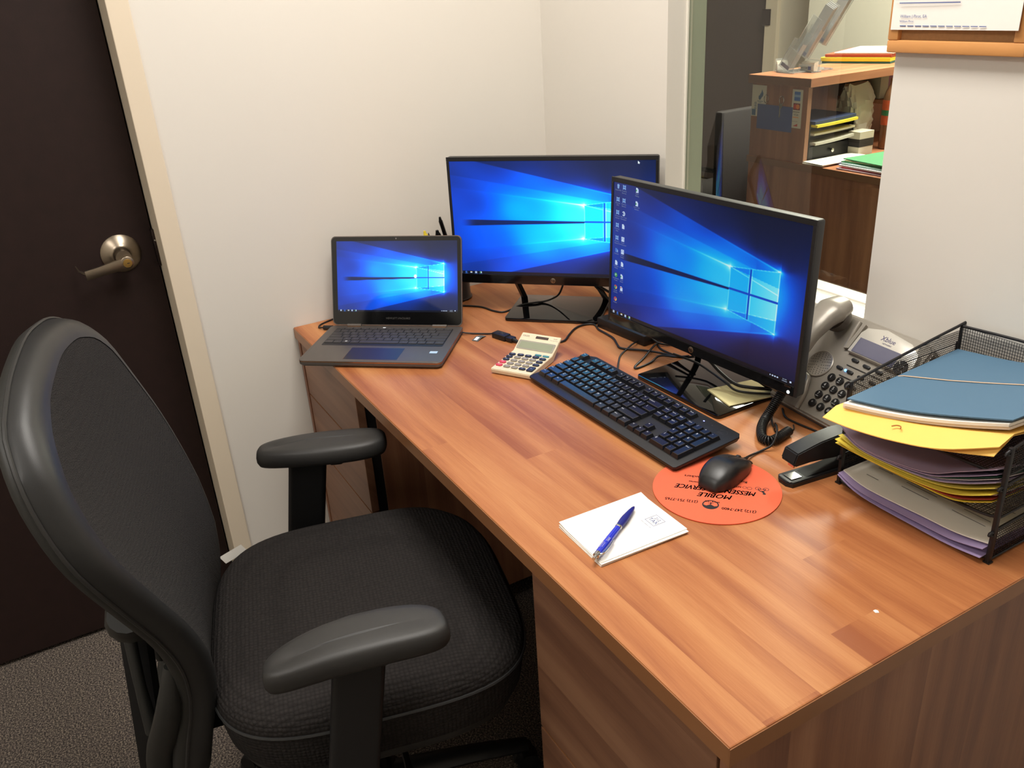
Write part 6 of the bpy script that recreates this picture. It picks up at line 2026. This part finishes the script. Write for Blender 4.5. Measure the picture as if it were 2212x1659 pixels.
B().lathe([(.030, 0), (.034, .006), (.034, .085), (.034, .205), (.026, .235), (.014, .262), (.014, .285), (0, .285)], 24).obj('bottle', mat('amber_bottle', rgb(120, 84, 60), .15, noise=.1, nscale=40, spec=.6), bt_, 40)
B().lathe([(.0345, .10), (.0348, .10), (.0348, .200), (.0345, .200)], 24).obj('bottle_label', mat('bottle_label_orange', rgb(190, 84, 50), .4, noise=.35, nscale=60), bt_, 40)
B().lathe([(.0352, .138), (.0355, .138), (.0355, .160), (.0352, .160)], 24).obj('bottle_band', pm(50, 110, 70, .4), bt_, 40)
bks = [('magenta binder standing against the rear shelf of the hutch', (96, 34, 66), .045), ('black binder beside the magenta binder in the hutch', (30, 36, 34), .050), ('brown binder last of the binder row in the hutch', (92, 76, 64), .035)]
yy_ = 3.305
sh_ = bx_('hutch_shelf_box', 'beige shelf box behind the folders in the hutch', 'box', pm(132, 124, 108, .7), (-2.768, 3.250, .93), (-2.55, 3.300, 1.028))
sh2 = bx_('hutch_riser', 'wood riser board carrying the binders in the hutch', 'shelf', M['hutch_wood'], (-2.768, 3.245, .912), (-2.52, 3.95, .9285))
for lab, c, w_ in bks:
    bx_('binder', lab, 'binder', pm(*c, .5), (-2.74, yy_, .929), (-2.56, yy_ + w_, 1.028), 0, 'binders in the hutch'); yy_ += w_ + .004
bx_('orange_box', 'orange box at the far end of the hutch', 'box', pm(196, 82, 40, .5), (-2.72, 3.50, .929), (-2.60, 3.56, 1.026))
for x0_, z_ in ((-2.766, 0), ):
    for y_ in (3.07, 3.93):
        pass
# papers on the reception desktop
o = B(); o.thick([[(.0 + .10 * j / 3, .29 * i / 5, .006) for j in range(4)] for i in range(6)], .004)
ob = o.obj('paper_sheaf', pm(226, 216, 202, .75), None, 0); ob.location = (-2.484, 2.746, DT); ob.rotation_euler = (0, 0, R(3)); tag(ob, 'cream printed letters on the near corner of the reception desktop', 'paper', 'papers on the reception desktop')
o = B(); o.thick([[(.0 + .11 * j / 3, .27 * i / 5, .004) for j in range(4)] for i in range(6)], .002)
ob = o.obj('paper_sheaf', pm(232, 224, 210, .75), None, 0); ob.location = (-2.488, 2.752, DT + .0062); ob.rotation_euler = (0, 0, R(-4)); tag(ob, 'top letter of the cream pile on the reception desktop', 'paper', 'papers on the reception desktop')
lb_ = B()
for k in range(9): lb_.box((.045 + .004 * (k % 3), .05 + .022 * k, .0042), (.060 - .012 * (k % 2), .0035, .0002))
lb_.obj('printed_line', M['grey_ink'], ob, 0, kind='stuff')
z_ = DT
for k, (nm, c, dz_, lab, cat_, rot) in enumerate((('paper_sheaf', (150, 128, 140), .006, 'mauve papers lowest in the green folder pile', 'paper', 2), ('file_folder', (160, 44, 54), .004, 'red folder near the bottom of the reception pile', 'folder', 3),
            ('paper_sheaf', (210, 206, 206), .006, 'white papers over the red folder in the reception pile', 'paper', 0), ('paper_sheaf', (164, 192, 188), .006, 'pale teal papers in the reception pile', 'paper', 1), ('file_folder', (64, 120, 80), .004, 'lower green folder in the reception pile', 'folder', 4),
            ('paper_sheaf', (196, 184, 140), .004, 'thin cream papers between the green folders', 'paper', 2), ('file_folder', (70, 132, 88), .004, 'top green folder of the reception pile', 'folder', -3))):
    o = B().b2((0, 0, .0002), (.34, .27, dz_), .0006).obj(nm, pm(*c, .7), None, 0)
    o.location = (-2.325 + .006 * rot * (k % 2), 2.760 + .006 * k, z_); o.rotation_euler = (0, 0, R(rot * 1.2 - 2)); tag(o, lab, cat_, 'green folder pile on the reception desktop'); z_ += dz_ + .0006
bx_('file_folder', 'lavender folder corner under the cream letters by the green pile', 'folder', pm(142, 136, 190, .7), (-2.385, 2.83, DT), (-2.325, 3.04, DT + .004), R(6))
bx_('paper_sheaf', 'pale green paper at the far side of the reception desktop', 'paper', pm(176, 214, 160, .7), (-2.36, 3.16, DT), (-2.12, 3.40, DT + .003), R(-12))

# guest chair beyond the counter
gc = thing('guest_chair', 'dark guest chair standing beside the reception counter', 'chair', (-3.26, 3.05, 0), 0)
b = B(); b.b2((-.02, -.23, .42), (.03, .23, .885), .012, TR(.19, 0, 0)); b.obj('backrest', M['ink'], gc, 30)
b = B(); b.b2((-.25, -.22, .40), (.19, .22, .47), .03); b.obj('seat', M['ink'], gc, 30)
for sx in (-1, 1):
    for sy in (-1, 1):
        B().tube([(sx * .20 - .02, sy * .20, .41), (sx * .22 - .02, sy * .21, .0)], .012, 8).obj('leg', M['blk'], gc, 40)
for sy in (-1, 1):
    B().tube([(-.21, sy * .235, .42), (-.235, sy * .235, .56), (-.20, sy * .235, .60), (.0, sy * .235, .61), (.19, sy * .235, .62)], .013, 8, smooth=4).obj('armrest', M['blk'], gc, 40)
